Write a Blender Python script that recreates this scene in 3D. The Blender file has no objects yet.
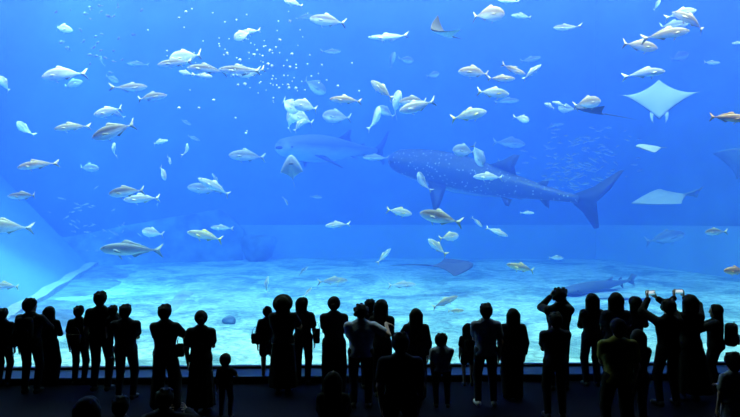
import bpy, bmesh, math, random
import numpy as np
from mathutils import Vector, Matrix

random.seed(7)
S = bpy.context.scene
COL = S.collection
R = math.radians

# ------------------------------------------------------------------ camera, world, light, exposure
F = 680.0            # focal length in pixels of the 740 x 417 frame
CAM = Vector((0.0, -13.3, 3.0))
HOR = 220.0          # image row of the horizon
cam = bpy.data.cameras.new('camera')
cam.sensor_width = 36.0
cam.lens = F / 740.0 * 36.0
cam.shift_y = (HOR - 208.5) / 740.0
cam.clip_end = 200
camo = bpy.data.objects.new('camera', cam)
camo.location = CAM
camo.rotation_euler = (R(90), 0, 0)
COL.objects.link(camo)
S.camera = camo

w = bpy.data.worlds.new('world')
S.world = w
w.use_nodes = True
w.node_tree.nodes['Background'].inputs[0].default_value = (0.02, 0.03, 0.05, 1)
w.node_tree.nodes['Background'].inputs[1].default_value = 0.0

def area(name, loc, rot, sx, sy, power, color, spread=180):
    l = bpy.data.lights.new(name, 'AREA')
    l.shape = 'RECTANGLE'
    l.size, l.size_y = sx, sy
    l.energy = power
    l.color = color
    l.spread = R(spread)
    o = bpy.data.objects.new(name, l)
    o.location = loc
    o.rotation_euler = rot
    COL.objects.link(o)
    return o

# daylight through the open roof over the tank
area('tank_skylight', (0, 11.5, 16.5), (0, 0, 0), 36, 21, 7300, (0.94, 0.96, 0.84))
# brighter roof opening right behind the viewing window
area('tank_front_skylight', (0, 2.6, 15.5), (0, 0, 0), 30, 4.4, 7600, (0.94, 0.96, 0.84), 120)
def spot(name, loc, target, power, color, deg, blend=0.8, radius=0.5):
    l = bpy.data.lights.new(name, 'SPOT')
    l.energy = power; l.color = color; l.spot_size = R(deg); l.spot_blend = blend; l.shadow_soft_size = radius
    o = bpy.data.objects.new(name, l)
    o.location = loc
    o.rotation_euler = (Vector(target) - Vector(loc)).to_track_quat('-Z', 'Y').to_euler()
    COL.objects.link(o)
# added spot that gives the corner its bright surface glow
spot('added_corner_spot', (-9.5, 9.0, 15.2), (-9.8, 9.5, 5), 26000, (0.55, 1.0, 0.85), 32, 1.0)
area('tank_side_skylight', (-13, 8, 15.5), (0, 0, 0), 8, 12, 3000, (0.94, 0.96, 0.84))

S.view_settings.view_transform = 'Standard'
S.view_settings.look = 'None'
S.view_settings.gamma = 1
S.view_settings.use_curve_mapping = False
S.view_settings.exposure = 0.0
S.cycles.max_bounces = 8
S.cycles.volume_bounces = 3
S.cycles.transparent_max_bounces = 12
S.cycles.caustics_reflective = False
S.cycles.caustics_refractive = False
S.cycles.use_denoising = True

# ------------------------------------------------------------------ helpers
def at(px, py, d):
    """point of the place that the photograph's pixel shows at distance d"""
    return Vector(((px - 370.0) / F * d, CAM.y + d, CAM.z + (HOR - py) / F * d))

def mat(name, color, rough=0.6, spec=0.3, metal=0.0, noise=0.0, nscale=8.0, emit=None, bump=0.0):
    m = bpy.data.materials.new(name)
    m.use_nodes = True
    nt = m.node_tree
    b = nt.nodes['Principled BSDF']
    b.inputs['Base Color'].default_value = (*color, 1)
    b.inputs['Roughness'].default_value = rough
    b.inputs['Specular IOR Level'].default_value = spec
    b.inputs['Metallic'].default_value = metal
    if noise or bump:
        tc = nt.nodes.new('ShaderNodeTexCoord')
        n = nt.nodes.new('ShaderNodeTexNoise')
        n.inputs['Scale'].default_value = nscale
        n.inputs['Detail'].default_value = 4
        nt.links.new(tc.outputs['Object'], n.inputs['Vector'])
        if noise:
            r = nt.nodes.new('ShaderNodeValToRGB')
            r.color_ramp.elements[0].color = (*[c * (1 - noise) for c in color], 1)
            r.color_ramp.elements[1].color = (*[min(1, c * (1 + noise)) for c in color], 1)
            r.color_ramp.elements[0].position = 0.3
            r.color_ramp.elements[1].position = 0.7
            nt.links.new(n.outputs['Fac'], r.inputs['Fac'])
            nt.links.new(r.outputs['Color'], b.inputs['Base Color'])
        if bump:
            bp = nt.nodes.new('ShaderNodeBump')
            bp.inputs['Strength'].default_value = bump
            bp.inputs['Distance'].default_value = 0.05
            nt.links.new(n.outputs['Fac'], bp.inputs['Height'])
            nt.links.new(bp.outputs['Normal'], b.inputs['Normal'])
    if emit:
        b.inputs['Emission Color'].default_value = (*emit[0], 1)
        b.inputs['Emission Strength'].default_value = emit[1]
    return m

def mesh_obj(name, verts, faces, m=None, parent=None, smooth=True):
    me = bpy.data.meshes.new(name)
    verts = np.asarray(verts, dtype=np.float32)
    if isinstance(faces, np.ndarray):
        nf, k = faces.shape
        me.vertices.add(len(verts))
        me.vertices.foreach_set('co', verts.ravel())
        me.loops.add(nf * k)
        me.loops.foreach_set('vertex_index', faces.astype(np.int32).ravel())
        me.polygons.add(nf)
        me.polygons.foreach_set('loop_start', np.arange(0, nf * k, k, dtype=np.int32))
        me.polygons.foreach_set('loop_total', np.full(nf, k, dtype=np.int32))
        me.update(calc_edges=True)
    else:
        me.from_pydata([tuple(map(float, v)) for v in verts], [], faces)
        me.update()
    me.polygons.foreach_set('use_smooth', [smooth] * len(me.polygons))
    if m: me.materials.append(m)
    o = bpy.data.objects.new(name, me)
    COL.objects.link(o)
    if parent: o.parent = parent
    return o

def bm_obj(name, bm, m=None, parent=None, smooth=False):
    me = bpy.data.meshes.new(name)
    bm.normal_update()
    bm.to_mesh(me)
    bm.free()
    if smooth: me.polygons.foreach_set('use_smooth', [True] * len(me.polygons))
    if m: me.materials.append(m)
    o = bpy.data.objects.new(name, me)
    COL.objects.link(o)
    if parent: o.parent = parent
    return o

def box_bm(lo, hi, bevel=0.0, seg=2):
    bm = bmesh.new()
    bmesh.ops.create_cube(bm, size=1)
    lo, hi = Vector(lo), Vector(hi)
    for v in bm.verts:
        v.co = Vector(((lo[i] + hi[i]) / 2 + v.co[i] * (hi[i] - lo[i]) for i in range(3)))
    if bevel:
        bmesh.ops.bevel(bm, geom=bm.edges[:], offset=bevel, segments=seg, affect='EDGES', profile=0.5)
    return bm

def structure(o):
    o['kind'] = 'structure'
    return o

def tag(o, label, cat, group=None):
    o['label'] = label
    o['category'] = cat
    if group: o['group'] = group
    return o

def noise2(x, y, seed=0):
    rs = np.random.RandomState(seed)
    v = np.zeros_like(x)
    for k in range(10):
        f = 0.25 * 1.5 ** k
        a = rs.uniform(0, 2 * np.pi)
        v += np.sin((x * np.cos(a) + y * np.sin(a)) * f + rs.uniform(0, 6.28)) / (1.35 ** k)
    return v / 3.0

# ------------------------------------------------------------------ the hall (dark) and its window
M_wall = mat('hall_wall_paint', (0.02, 0.022, 0.03), 0.8)
M_floor = mat('hall_carpet', (0.0018, 0.0018, 0.007), 0.8, 0.03, noise=0.35, nscale=30)
M_black = mat('black_frame', (0.006, 0.006, 0.008), 0.5)
M_ledge = mat('ledge_tile', (0.012, 0.034, 0.11), 0.45, 0.2)
HX, HZ = 11.0, 9.0

TILT = R(2.0)        # the window runs slightly oblique to the view
def oblique(o):
    o.rotation_euler.z = TILT
    return structure(o)
structure(bm_obj('floor', box_bm((-HX, -20, -0.3), (HX, 0.3, 0.0)), M_floor))
structure(bm_obj('ceiling', box_bm((-HX - .4, -20, HZ), (HX + .4, 0.55, HZ + 0.4)), M_wall))
structure(bm_obj('wall_left', box_bm((-HX - 0.4, -20, -0.3), (-HX, 0.5, HZ + 0.4)), M_wall))
structure(bm_obj('wall_right', box_bm((HX, -20, -0.3), (HX + 0.4, 0.6, HZ + 0.4)), M_wall))
structure(bm_obj('wall_back', box_bm((-HX, -20.4, -0.3), (HX, -20, HZ + 0.4)), M_wall))
oblique(bm_obj('wall_front', box_bm((-HX - .6, 0.0, 8.6), (HX + .6, 0.3, 17.5)), mat('pale_bounce_lining', (0.75, 0.80, 0.84), 0.8, noise=0.08)))  # unseen inner face made pale to bounce light onto the fish
oblique(bm_obj('trim_1', box_bm((-HX, -0.72, -0.2), (HX, 0.0, 0.122), 0.012), M_ledge))
oblique(bm_obj('trim_2', box_bm((-HX, -0.05, 0.122), (HX, 0.06, 0.170), 0.008), M_black))
oblique(bm_obj('baseboard_front', box_bm((-HX, -0.732, 0.0), (HX, -0.718, 0.095)), M_black))

# acrylic window: seven panels bonded side by side
def acrylic():
    m = bpy.data.materials.new('acrylic')
    m.use_nodes = True
    nt = m.node_tree
    nt.nodes.clear()
    out = nt.nodes.new('ShaderNodeOutputMaterial')
    tr = nt.nodes.new('ShaderNodeBsdfTransparent')
    tr.inputs[0].default_value = (0.97, 0.985, 1.0, 1)
    gl = nt.nodes.new('ShaderNodeBsdfGlossy')
    gl.inputs['Roughness'].default_value = 0.02
    fr = nt.nodes.new('ShaderNodeFresnel')
    fr.inputs['IOR'].default_value = 1.06
    mx = nt.nodes.new('ShaderNodeMixShader')
    nt.links.new(fr.outputs[0], mx.inputs[0])
    nt.links.new(tr.outputs[0], mx.inputs[1])
    nt.links.new(gl.outputs[0], mx.inputs[2])
    nt.links.new(mx.outputs[0], out.inputs['Surface'])
    return m
M_acr = acrylic()
seams = [at(px, 200, 13.3).x for px in (-180, -40, 142, 405, 513, 690, 860)]
xs = [-HX] + [s for s in seams if -HX < s < HX] + [HX]
for i in range(len(xs) - 1):
    pb = box_bm((xs[i], 0.0, 0.16), (xs[i + 1], 0.12, 8.6))
    bmesh.ops.delete(pb, geom=[q_ for q_ in pb.faces if abs(q_.normal.x) > 0.5], context='FACES')   # bonded edges
    oblique(bm_obj('window_%d' % (i + 1), pb, M_acr))

# ------------------------------------------------------------------ the tank
def water():
    m = bpy.data.materials.new('sea_water')
    m.use_nodes = True
    nt = m.node_tree
    nt.nodes.clear()
    out = nt.nodes.new('ShaderNodeOutputMaterial')
    sc = nt.nodes.new('ShaderNodeVolumeScatter')
    sc.inputs['Color'].default_value = (0.085, 0.18, 1.0, 1)
    sc.inputs['Density'].default_value = 0.056
    ab = nt.nodes.new('ShaderNodeVolumeAbsorption')
    ab.inputs['Color'].default_value = (0.25, 0.70, 0.985, 1)
    ab.inputs['Density'].default_value = 0.10
    ad = nt.nodes.new('ShaderNodeAddShader')
    nt.links.new(sc.outputs[0], ad.inputs[0])
    nt.links.new(ab.outputs[0], ad.inputs[1])
    nt.links.new(ad.outputs[0], out.inputs['Volume'])
    return m
WZ = 13.0
TX, TY = 19.0, 23.5
wbm = box_bm((-TX, 0.125, -0.6), (TX, TY, WZ))
for q_ in wbm.verts:
    if q_.co.y < 1: q_.co.y += math.tan(TILT) * q_.co.x
wb = bm_obj('water', wbm, water())
structure(wb)

def surface_mat():
    m = bpy.data.materials.new('water_surface')
    m.use_nodes = True
    nt = m.node_tree
    nt.nodes.clear()
    out = nt.nodes.new('ShaderNodeOutputMaterial')
    tr = nt.nodes.new('ShaderNodeBsdfTransparent')
    gl = nt.nodes.new('ShaderNodeBsdfGlossy')
    gl.inputs['Roughness'].default_value = 0.15
    mx = nt.nodes.new('ShaderNodeMixShader')
    mx.inputs[0].default_value = 0.25
    nt.links.new(tr.outputs[0], mx.inputs[1])
    nt.links.new(gl.outputs[0], mx.inputs[2])
    nt.links.new(mx.outputs[0], out.inputs['Surface'])
    return m
def grid(x0, x1, y0, y1, nx, ny, zf):
    X, Y = np.meshgrid(np.linspace(x0, x1, nx), np.linspace(y0, y1, ny))
    Z = zf(X, Y)
    v = np.stack([X.ravel(), Y.ravel(), Z.ravel()], 1)
    i = np.arange(nx * ny).reshape(ny, nx)
    f = np.stack([i[:-1, :-1].ravel(), i[:-1, 1:].ravel(), i[1:, 1:].ravel(), i[1:, :-1].ravel()], 1)
    return v, f
v, f = grid(-TX, TX, 0.9, TY, 150, 100, lambda x, y: WZ + 0.15 + 0.05 * noise2(x * 4, y * 4, 3))
structure(mesh_obj('water_surface', v, f, surface_mat()))

M_tank = mat('tank_wall_paint', (0.10, 0.22, 0.42), 0.8, noise=0.15, nscale=0.6)
M_tank2 = mat('tank_pale_wall', (0.26, 0.42, 0.60), 0.8, noise=0.1, nscale=0.5)
M_rock = mat('tank_rock', (0.12, 0.22, 0.34), 0.9, noise=0.5, nscale=1.6, bump=0.6)
M_rock2 = mat('reef_rock', (0.10, 0.12, 0.15), 0.9, noise=0.5, nscale=3, bump=0.7)
M_slope = mat('tank_slope_paint', (0.13, 0.27, 0.45), 0.8, noise=0.1, nscale=0.5)
M_kerb = mat('kerb_concrete', (0.30, 0.40, 0.46), 0.85, noise=0.2, nscale=2)

def sandz(x, y):
    d = y - CAM.y
    return 0.15 + 0.95 * (d - 13.3) / 21.7

def sand_h(x, y):
    return sandz(x, y) + 0.05 * noise2(x * 1.2, y * 1.2, 1) + 0.02 * noise2(x * 5, y * 5, 2) - 0.06

def sand_mat():
    m = bpy.data.materials.new('coral_sand')
    m.use_nodes = True
    nt = m.node_tree
    b = nt.nodes['Principled BSDF']
    b.inputs['Roughness'].default_value = 0.95
    b.inputs['Specular IOR Level'].default_value = 0.05
    tc = nt.nodes.new('ShaderNodeTexCoord')
    def nz(scale, detail, lo, hi, clo, chi, dist=0.0):
        n = nt.nodes.new('ShaderNodeTexNoise')
        n.inputs['Scale'].default_value = scale
        n.inputs['Detail'].default_value = detail
        n.inputs['Distortion'].default_value = dist
        nt.links.new(tc.outputs['Object'], n.inputs['Vector'])
        r = nt.nodes.new('ShaderNodeValToRGB')
        r.color_ramp.elements[0].position = lo
        r.color_ramp.elements[1].position = hi
        r.color_ramp.elements[0].color = (*clo, 1)
        r.color_ramp.elements[1].color = (*chi, 1)
        nt.links.new(n.outputs['Fac'], r.inputs['Fac'])
        return n, r
    n1, a = nz(0.42, 6, 0.40, 0.55, (0.18, 0.36, 0.43), (0.42, 0.66, 0.70), 1.2)
    n2, c = nz(3.5, 6, 0.35, 0.62, (0.50, 0.54, 0.58), (1, 1, 1), 1.4)  # fine mottling; rippled light on the near sand is put into it too
    mx = nt.nodes.new('ShaderNodeMix')
    mx.data_type = 'RGBA'
    mx.blend_type = 'MULTIPLY'
    mx.inputs['Factor'].default_value = 1.0
    nt.links.new(a.outputs['Color'], mx.inputs['A'])
    nt.links.new(c.outputs['Color'], mx.inputs['B'])
    nt.links.new(mx.outputs['Result'], b.inputs['Base Color'])
    bp = nt.nodes.new('ShaderNodeBump')
    bp.inputs['Strength'].default_value = 0.6
    bp.inputs['Distance'].default_value = 0.1
    nt.links.new(n2.outputs['Fac'], bp.inputs['Height'])
    nt.links.new(bp.outputs['Normal'], b.inputs['Normal'])
    return m
M_sand = sand_mat()
v, f = grid(-TX, TX, 0.13, 23, 220, 160, sand_h)
v[:, 1] += math.tan(TILT) * v[:, 0] * (1 - v[:, 1] / 23)
structure(mesh_obj('sand', v, f, M_sand))
# bed beneath the sand
structure(bm_obj('floor_tank', box_bm((-TX, 0.3, -1.0), (TX, 24, -0.65)), M_tank))

def wall_prism(name, pts, z0, z1, m, th=0.5, lean=(0, 0)):
    """upright wall along a plan polyline, th thick away from the viewer; its top may lean by a plan offset"""
    n = len(pts)
    P = [Vector((p[0], p[1], 0)) for p in pts]
    offs = []
    for i in range(n):
        a = P[max(0, i - 1)]; b = P[min(n - 1, i + 1)]
        t = (b - a).normalized()
        offs.append(Vector((-t.y, t.x, 0)) * th)
    L = Vector((lean[0], lean[1], 0))
    vs = []
    for i in range(n):
        q = P[i] + offs[i]
        vs += [(P[i].x, P[i].y, z0), (q.x, q.y, z0), (q.x + L.x, q.y + L.y, z1), (P[i].x + L.x, P[i].y + L.y, z1)]
    fs = []
    for i in range(n - 1):
        a, b = 4 * i, 4 * i + 4
        for k in range(4):
            fs.append((a + k, a + (k + 1) % 4, b + (k + 1) % 4, b + k))
    fs += [(0, 1, 2, 3), (4 * n - 4, 4 * n - 3, 4 * n - 2, 4 * n - 1)]
    o = mesh_obj(name, vs, fs, m, smooth=False)
    bm = bmesh.new(); bm.from_mesh(o.data)
    bmesh.ops.recalc_face_normals(bm, faces=bm.faces[:])
    bm.to_mesh(o.data); bm.free()
    return structure(o)

YB = CAM.y + 35.0
xr = at(596, 250, 35).x
q = at(740, 276, 27)
q2 = at(900, 300, 21)
wall_prism('wall_tank_back', [(-TX, YB), (xr, YB), (q.x, q.y), (q2.x, q2.y)], -0.6, 17.0, M_tank, 0.6)
# low step along the foot of the back wall
wall_prism('trim_tank_back', [(at(238, 0, 34.7).x, YB - 0.3), (xr - 0.1, YB - 0.3), (q.x - 0.3, q.y - 0.2), (q2.x - .3, q2.y - .2)],
           0.0, 2.75, M_tank2, 0.25)
wall_prism('wall_tank_right', [(TX - 0.3, YB), (TX - 0.3, 0.4)], -0.6, 17.0, M_tank, 0.5)
wall_prism('wall_tank_left', [(-TX + 0.3, 0.4), (-TX + 0.3, YB)], -0.6, 17.0, M_tank, 0.5)

# sloping pale buttress on the left with its raised kerb
a0 = at(89, 265, 31); a1 = at(29, 300, 21); a2 = a1 + (a1 - a0) * 0.9
def plane_slab(name, quad, m, th=0.4):
    c = [Vector(p) for p in quad]
    n = (c[1] - c[0]).cross(c[3] - c[0]).normalized()
    if n.dot(CAM - c[0]) > 0: n = -n
    vs = c + [p + n * th for p in c]
    k = len(c)
    fs = [tuple(range(k)), tuple(range(2 * k - 1, k - 1, -1))] + [(i, (i + 1) % k, (i + 1) % k + k, i + k) for i in range(k)]
    o = mesh_obj(name, vs, fs, m, smooth=False)
    bm = bmesh.new(); bm.from_mesh(o.data)
    bmesh.ops.recalc_face_normals(bm, faces=bm.faces[:])
    bm.to_mesh(o.data); bm.free()
    return structure(o)
lean = at(29, 204, 33) - a0
plane_slab('wall_tank_slope', [a0, a2, a2 + lean * 2.2, a0 + lean * 2.2], M_slope)

def kerb(name, a, b, wd, ht, m):
    t = (b - a).normalized()
    s = Vector((t.y, -t.x, 0)).normalized() * wd
    bm = bmesh.new()
    N = 16
    rings = []
    for i in range(N + 1):
        p = a + (b - a) * i / N
        j = 0.05 * math.sin(i * 2.1)
        rings.append([bm.verts.new(p + q) for q in (Vector((0, 0, -0.5)), Vector((0, 0, ht + j)), s * (0.9 + j) + Vector((0, 0, ht + j)), s * (1 + j) + Vector((0, 0, -0.5)))])
    for i in range(N):
        for k in range(4):
            bm.faces.new((rings[i][k], rings[i][(k + 1) % 4], rings[i + 1][(k + 1) % 4], rings[i + 1][k]))
    bm.faces.new(rings[0]); bm.faces.new(rings[-1][::-1])
    bmesh.ops.recalc_face_normals(bm, faces=bm.faces[:])
    return bm_obj(name, bm, m)
structure(kerb('trim_tank_kerb', a0 + Vector((0, 0, -0.1)), a2 + Vector((0, 0, -0.1)), -0.45, 0.22, M_kerb))

# dark rocky apron at the foot of the buttress and the rock shelf behind it
def rock_sheet(name, plan, hfun, m, n=40):
    """rocky mound over a plan quad (four corners in order)"""
    A, B, C_, D = [np.array(p[:2]) for p in plan]
    u, v_ = np.meshgrid(np.linspace(0, 1, n), np.linspace(0, 1, n))
    P = (A[None, None] * ((1 - u) * (1 - v_))[..., None] + B[None, None] * (u * (1 - v_))[..., None]
         + C_[None, None] * (u * v_)[..., None] + D[None, None] * ((1 - u) * v_)[..., None])
    X, Y = P[..., 0], P[..., 1]
    Z = sandz(X, Y) - 0.25 + hfun(u, v_, X, Y)
    vv = np.stack([X.ravel(), Y.ravel(), Z.ravel()], 1)
    i = np.arange(n * n).reshape(n, n)
    ff = np.stack([i[:-1, :-1].ravel(), i[:-1, 1:].ravel(), i[1:, 1:].ravel(), i[1:, :-1].ravel()], 1)
    return structure(mesh_obj(name, vv, ff, m))
b0 = at(150, 275, 29); b1 = at(114, 322, 18)
rock_sheet('rock_apron', [a0, b0, b1, a2], lambda u, v_, X, Y: 0.28 - 0.18 * u ** 2 + 0.10 * noise2(X * 3, Y * 3, 5) * (1 - u ** 4) - 0.3 * u ** 8, M_rock)
p0 = at(70, 240, 32); p1 = at(245, 205, 34.6)
def shelf_h(u, v_, X, Y):
    top = (p0.z + (p1.z - p0.z) * u) - sandz(X, Y) + 0.25
    return top * np.clip((v_ - 0.02) * 3.2, 0, 1) * (1 + 0.05 * noise2(X * 2, Y * 2, 8)) * (1 - 0.45 * np.clip((u - 0.86) / 0.14, 0, 1))
rock_sheet('rock_shelf', [(p0.x - 1, p0.y - 1.5), (p1.x, p1.y - 0.6), (p1.x, YB + 0.1), (p0.x - 1, YB + 0.1)], shelf_h, M_rock, 50)

def boulder(name, loc, sx, sy, sz, m, seed, label, cat='rock', group=None):
    bm = bmesh.new()
    bmesh.ops.create_icosphere(bm, subdivisions=4, radius=1)
    rs = random.Random(seed)
    ks = [(Vector((rs.gauss(0, 1), rs.gauss(0, 1), rs.gauss(0, 1))).normalized(), rs.uniform(1.5, 5), rs.uniform(0, 6)) for _ in range(9)]
    for v in bm.verts:
        n = v.co.copy()
        h = 1 + 0.06 * sum(math.sin(n.dot(k) * fq + ph) for k, fq, ph in ks)
        v.co = Vector((n.x * sx, n.y * sy, n.z * sz)) * h
    o = bm_obj(name, bm, m, smooth=True)
    o.location = loc
    return tag(o, label, cat, group)
# ------------------------------------------------------------------ things on the tank floor
def sand_at(px, py, dd=None):
    """the point of the sand seen at a pixel"""
    lo, hi = 13.4, 35.0
    for _ in range(40):
        d = (lo + hi) / 2
        p = at(px, py, d)
        if p.z > sandz(p.x, p.y): lo = d
        else: hi = d
    return p
M_slab = mat('sandy_rock', (0.24, 0.36, 0.42), 0.9, noise=0.3, nscale=2, bump=0.5)
p = at(260, 246, 33.6)
boulder('rock', p, 0.85, 0.5, 0.75, M_rock, 1, 'dark blocky coral rock standing at the foot of the tank back wall')
p = sand_at(229, 321)
boulder('rock', p + Vector((0, 0, 0.02)), 0.17, 0.13, 0.13, M_rock, 2, 'small dark stone alone on bright sand above the toddler')
c4 = [sand_at(*q_) for q_ in ((188, 281), (203, 288), (168, 322), (142, 318))]
rock_sheet('rock_patch', c4, lambda u, v_, X, Y: 0.27 - 0.35 * (np.abs(2 * u - 1) ** 4 + np.abs(2 * v_ - 1) ** 4) + 0.06 * noise2(X * 4, Y * 4, 15), M_slab)
p = sand_at(620, 296)
boulder('rock', p, 0.9, 0.5, 0.10, M_slab, 4, 'flat dark patch standing in for the shadow beneath the guitarfish')  # dark slab laid as the guitarfish's shadow on the sand

# ------------------------------------------------------------------ fish
def fish_mat(name, back, belly, lo=0.42, hi=0.66, spots=False, bars=0.0):
    m = bpy.data.materials.new(name)
    m.use_nodes = True
    nt = m.node_tree
    b = nt.nodes['Principled BSDF']
    b.inputs['Roughness'].default_value = 0.42
    b.inputs['Specular IOR Level'].default_value = 0.4
    tc = nt.nodes.new('ShaderNodeTexCoord')
    sp = nt.nodes.new('ShaderNodeSeparateXYZ')
    nt.links.new(tc.outputs['Generated'], sp.inputs[0])
    n = nt.nodes.new('ShaderNodeTexNoise')
    n.inputs['Scale'].default_value = 7
    nt.links.new(tc.outputs['Generated'], n.inputs['Vector'])
    ma = nt.nodes.new('ShaderNodeMath'); ma.operation = 'MULTIPLY_ADD'
    nt.links.new(n.outputs['Fac'], ma.inputs[0]); ma.inputs[1].default_value = 0.16
    nt.links.new(sp.outputs['Z'], ma.inputs[2])
    r = nt.nodes.new('ShaderNodeValToRGB')
    r.color_ramp.elements[0].position = lo
    r.color_ramp.elements[0].color = (*belly, 1)
    r.color_ramp.elements[1].position = hi
    r.color_ramp.elements[1].color = (*back, 1)
    nt.links.new(ma.outputs[0], r.inputs['Fac'])
    src = r.outputs['Color']
    if spots:
        vo = nt.nodes.new('ShaderNodeTexVoronoi')
        vo.inputs['Scale'].default_value = spots
        mp = nt.nodes.new('ShaderNodeMapping')
        nt.links.new(tc.outputs['Object'], mp.inputs[0])
        nt.links.new(mp.outputs[0], vo.inputs['Vector'])
        rr = nt.nodes.new('ShaderNodeValToRGB')
        rr.color_ramp.elements[0].position = 0.12
        rr.color_ramp.elements[1].position = 0.26
        rr.color_ramp.elements[0].color = (1, 1, 1, 1)
        rr.color_ramp.elements[1].color = (0, 0, 0, 1)
        nt.links.new(vo.outputs['Distance'], rr.inputs['Fac'])
        mx = nt.nodes.new('ShaderNodeMix'); mx.data_type = 'RGBA'
        nt.links.new(rr.outputs['Color'], mx.inputs['Factor'])
        nt.links.new(src, mx.inputs['A'])
        mx.inputs['B'].default_value = (0.42, 0.46, 0.48, 1)
        src = mx.outputs['Result']
    nt.links.new(src, b.inputs['Base Color'])
    return m

FM = {
    'silver': (fish_mat('silver_olive_scales', (0.15, 0.13, 0.08), (0.93, 0.94, 0.90), .40, .70), mat('olive_fin', (0.40, 0.38, 0.26), 0.6)),
    'tan':    (fish_mat('tan_scales', (0.36, 0.25, 0.12), (0.96, 0.90, 0.78), 0.36, 0.68), mat('tan_fin', (0.55, 0.42, 0.22), 0.6)),
    'white':  (fish_mat('white_scales', (0.42, 0.40, 0.30), (0.97, 0.97, 0.94), 0.46, 0.76), mat('white_fin', (0.66, 0.62, 0.50), 0.6)),
    'yellow': (fish_mat('pale_scales', (0.40, 0.40, 0.26), (0.94, 0.94, 0.86), 0.44, 0.74), mat('yellow_fin', (0.75, 0.62, 0.16), 0.6)),
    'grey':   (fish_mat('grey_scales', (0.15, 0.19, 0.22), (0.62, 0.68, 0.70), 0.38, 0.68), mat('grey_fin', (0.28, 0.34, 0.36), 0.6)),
    'olive':  (fish_mat('olive_scales', (0.34, 0.28, 0.10), (0.78, 0.72, 0.48), 0.3, 0.65), mat('yellow_brown_fin', (0.66, 0.55, 0.22), 0.6)),
    'dark':   (fish_mat('dark_scales', (0.05, 0.06, 0.08), (0.12, 0.14, 0.16)), mat('dark_fin', (0.05, 0.06, 0.08), 0.6)),
    'brown':  (fish_mat('brown_scales', (0.55, 0.28, 0.10), (0.78, 0.50, 0.26), 0.3, 0.6), mat('brown_fin', (0.55, 0.28, 0.08), 0.6)),
}
M_eye = mat('fish_eye', (0.01, 0.01, 0.012), 0.15, 0.6)

SHAPES = {   # half height by distance from the nose, width ratio, tail half span
    'jack': ([(0, .012), (.03, .05), (.08, .085), (.16, .12), (.28, .15), (.40, .155), (.52, .135), (.64, .092), (.74, .05), (.82, .022), (.86, .020)], 0.50, .15),
    'slim': ([(0, .010), (.03, .035), (.08, .062), (.18, .092), (.30, .108), (.42, .108), (.54, .092), (.66, .062), (.76, .035), (.83, .018), (.87, .016)], 0.62, .12),
    'deep': ([(0, .02), (.03, .08), (.08, .135), (.16, .19), (.28, .225), (.40, .225), (.52, .19), (.64, .125), (.74, .065), (.81, .03), (.85, .028)], 0.40, .18),
    'pike': ([(0, .008), (.05, .028), (.12, .045), (.25, .060), (.40, .066), (.55, .064), (.68, .050), (.78, .032), (.84, .02), (.88, .018)], 0.80, .085),
}

def bend_pts(P, bend):
    P = np.array(P, dtype=float)
    x = P[:, 0]
    P[:, 1] += bend * (np.clip(0.15 - x, 0, None) ** 2) * 1.6
    return P

def loft(stations, n=14):
    """stations: (x, yc, zc, half width, half height)"""
    vs, fs = [], []
    for x, yc, zc, a, b in stations:
        for k in range(n):
            t = 2 * math.pi * k / n
            c, s = math.cos(t), math.sin(t)
            vs.append((x, yc + a * c, zc + b * s))
    for i in range(len(stations) - 1):
        for k in range(n):
            fs.append((i * n + k, (i + 1) * n + k, (i + 1) * n + (k + 1) % n, i * n + (k + 1) % n))
    fs.append(tuple(range(n)))
    fs.append(tuple(range(len(stations) * n - 1, (len(stations) - 1) * n - 1, -1)))
    return vs, fs

def fin_mesh(pts2, th, frame):
    """flat fin outline given thickness; frame maps (u, v, t) to a point"""
    n = len(pts2)
    c = (sum(p[0] for p in pts2) / n, sum(p[1] for p in pts2) / n)
    vs = [frame(u, v, 0) for u, v in pts2] + [frame(*c, th), frame(*c, -th)]
    fs = []
    for i in range(n):
        j = (i + 1) % n
        fs += [(i, j, n), (j, i, n + 1)]
    return vs, fs

def merged(parts):
    vs, fs = [], []
    for v, f in parts:
        o = len(vs)
        vs += [tuple(p) for p in v]
        fs += [tuple(i + o for i in q) for q in f]
    return vs, fs

def prof(shape, t):
    P = SHAPES[shape][0]
    return float(np.interp(t, [p[0] for p in P], [p[1] for p in P]))

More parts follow.
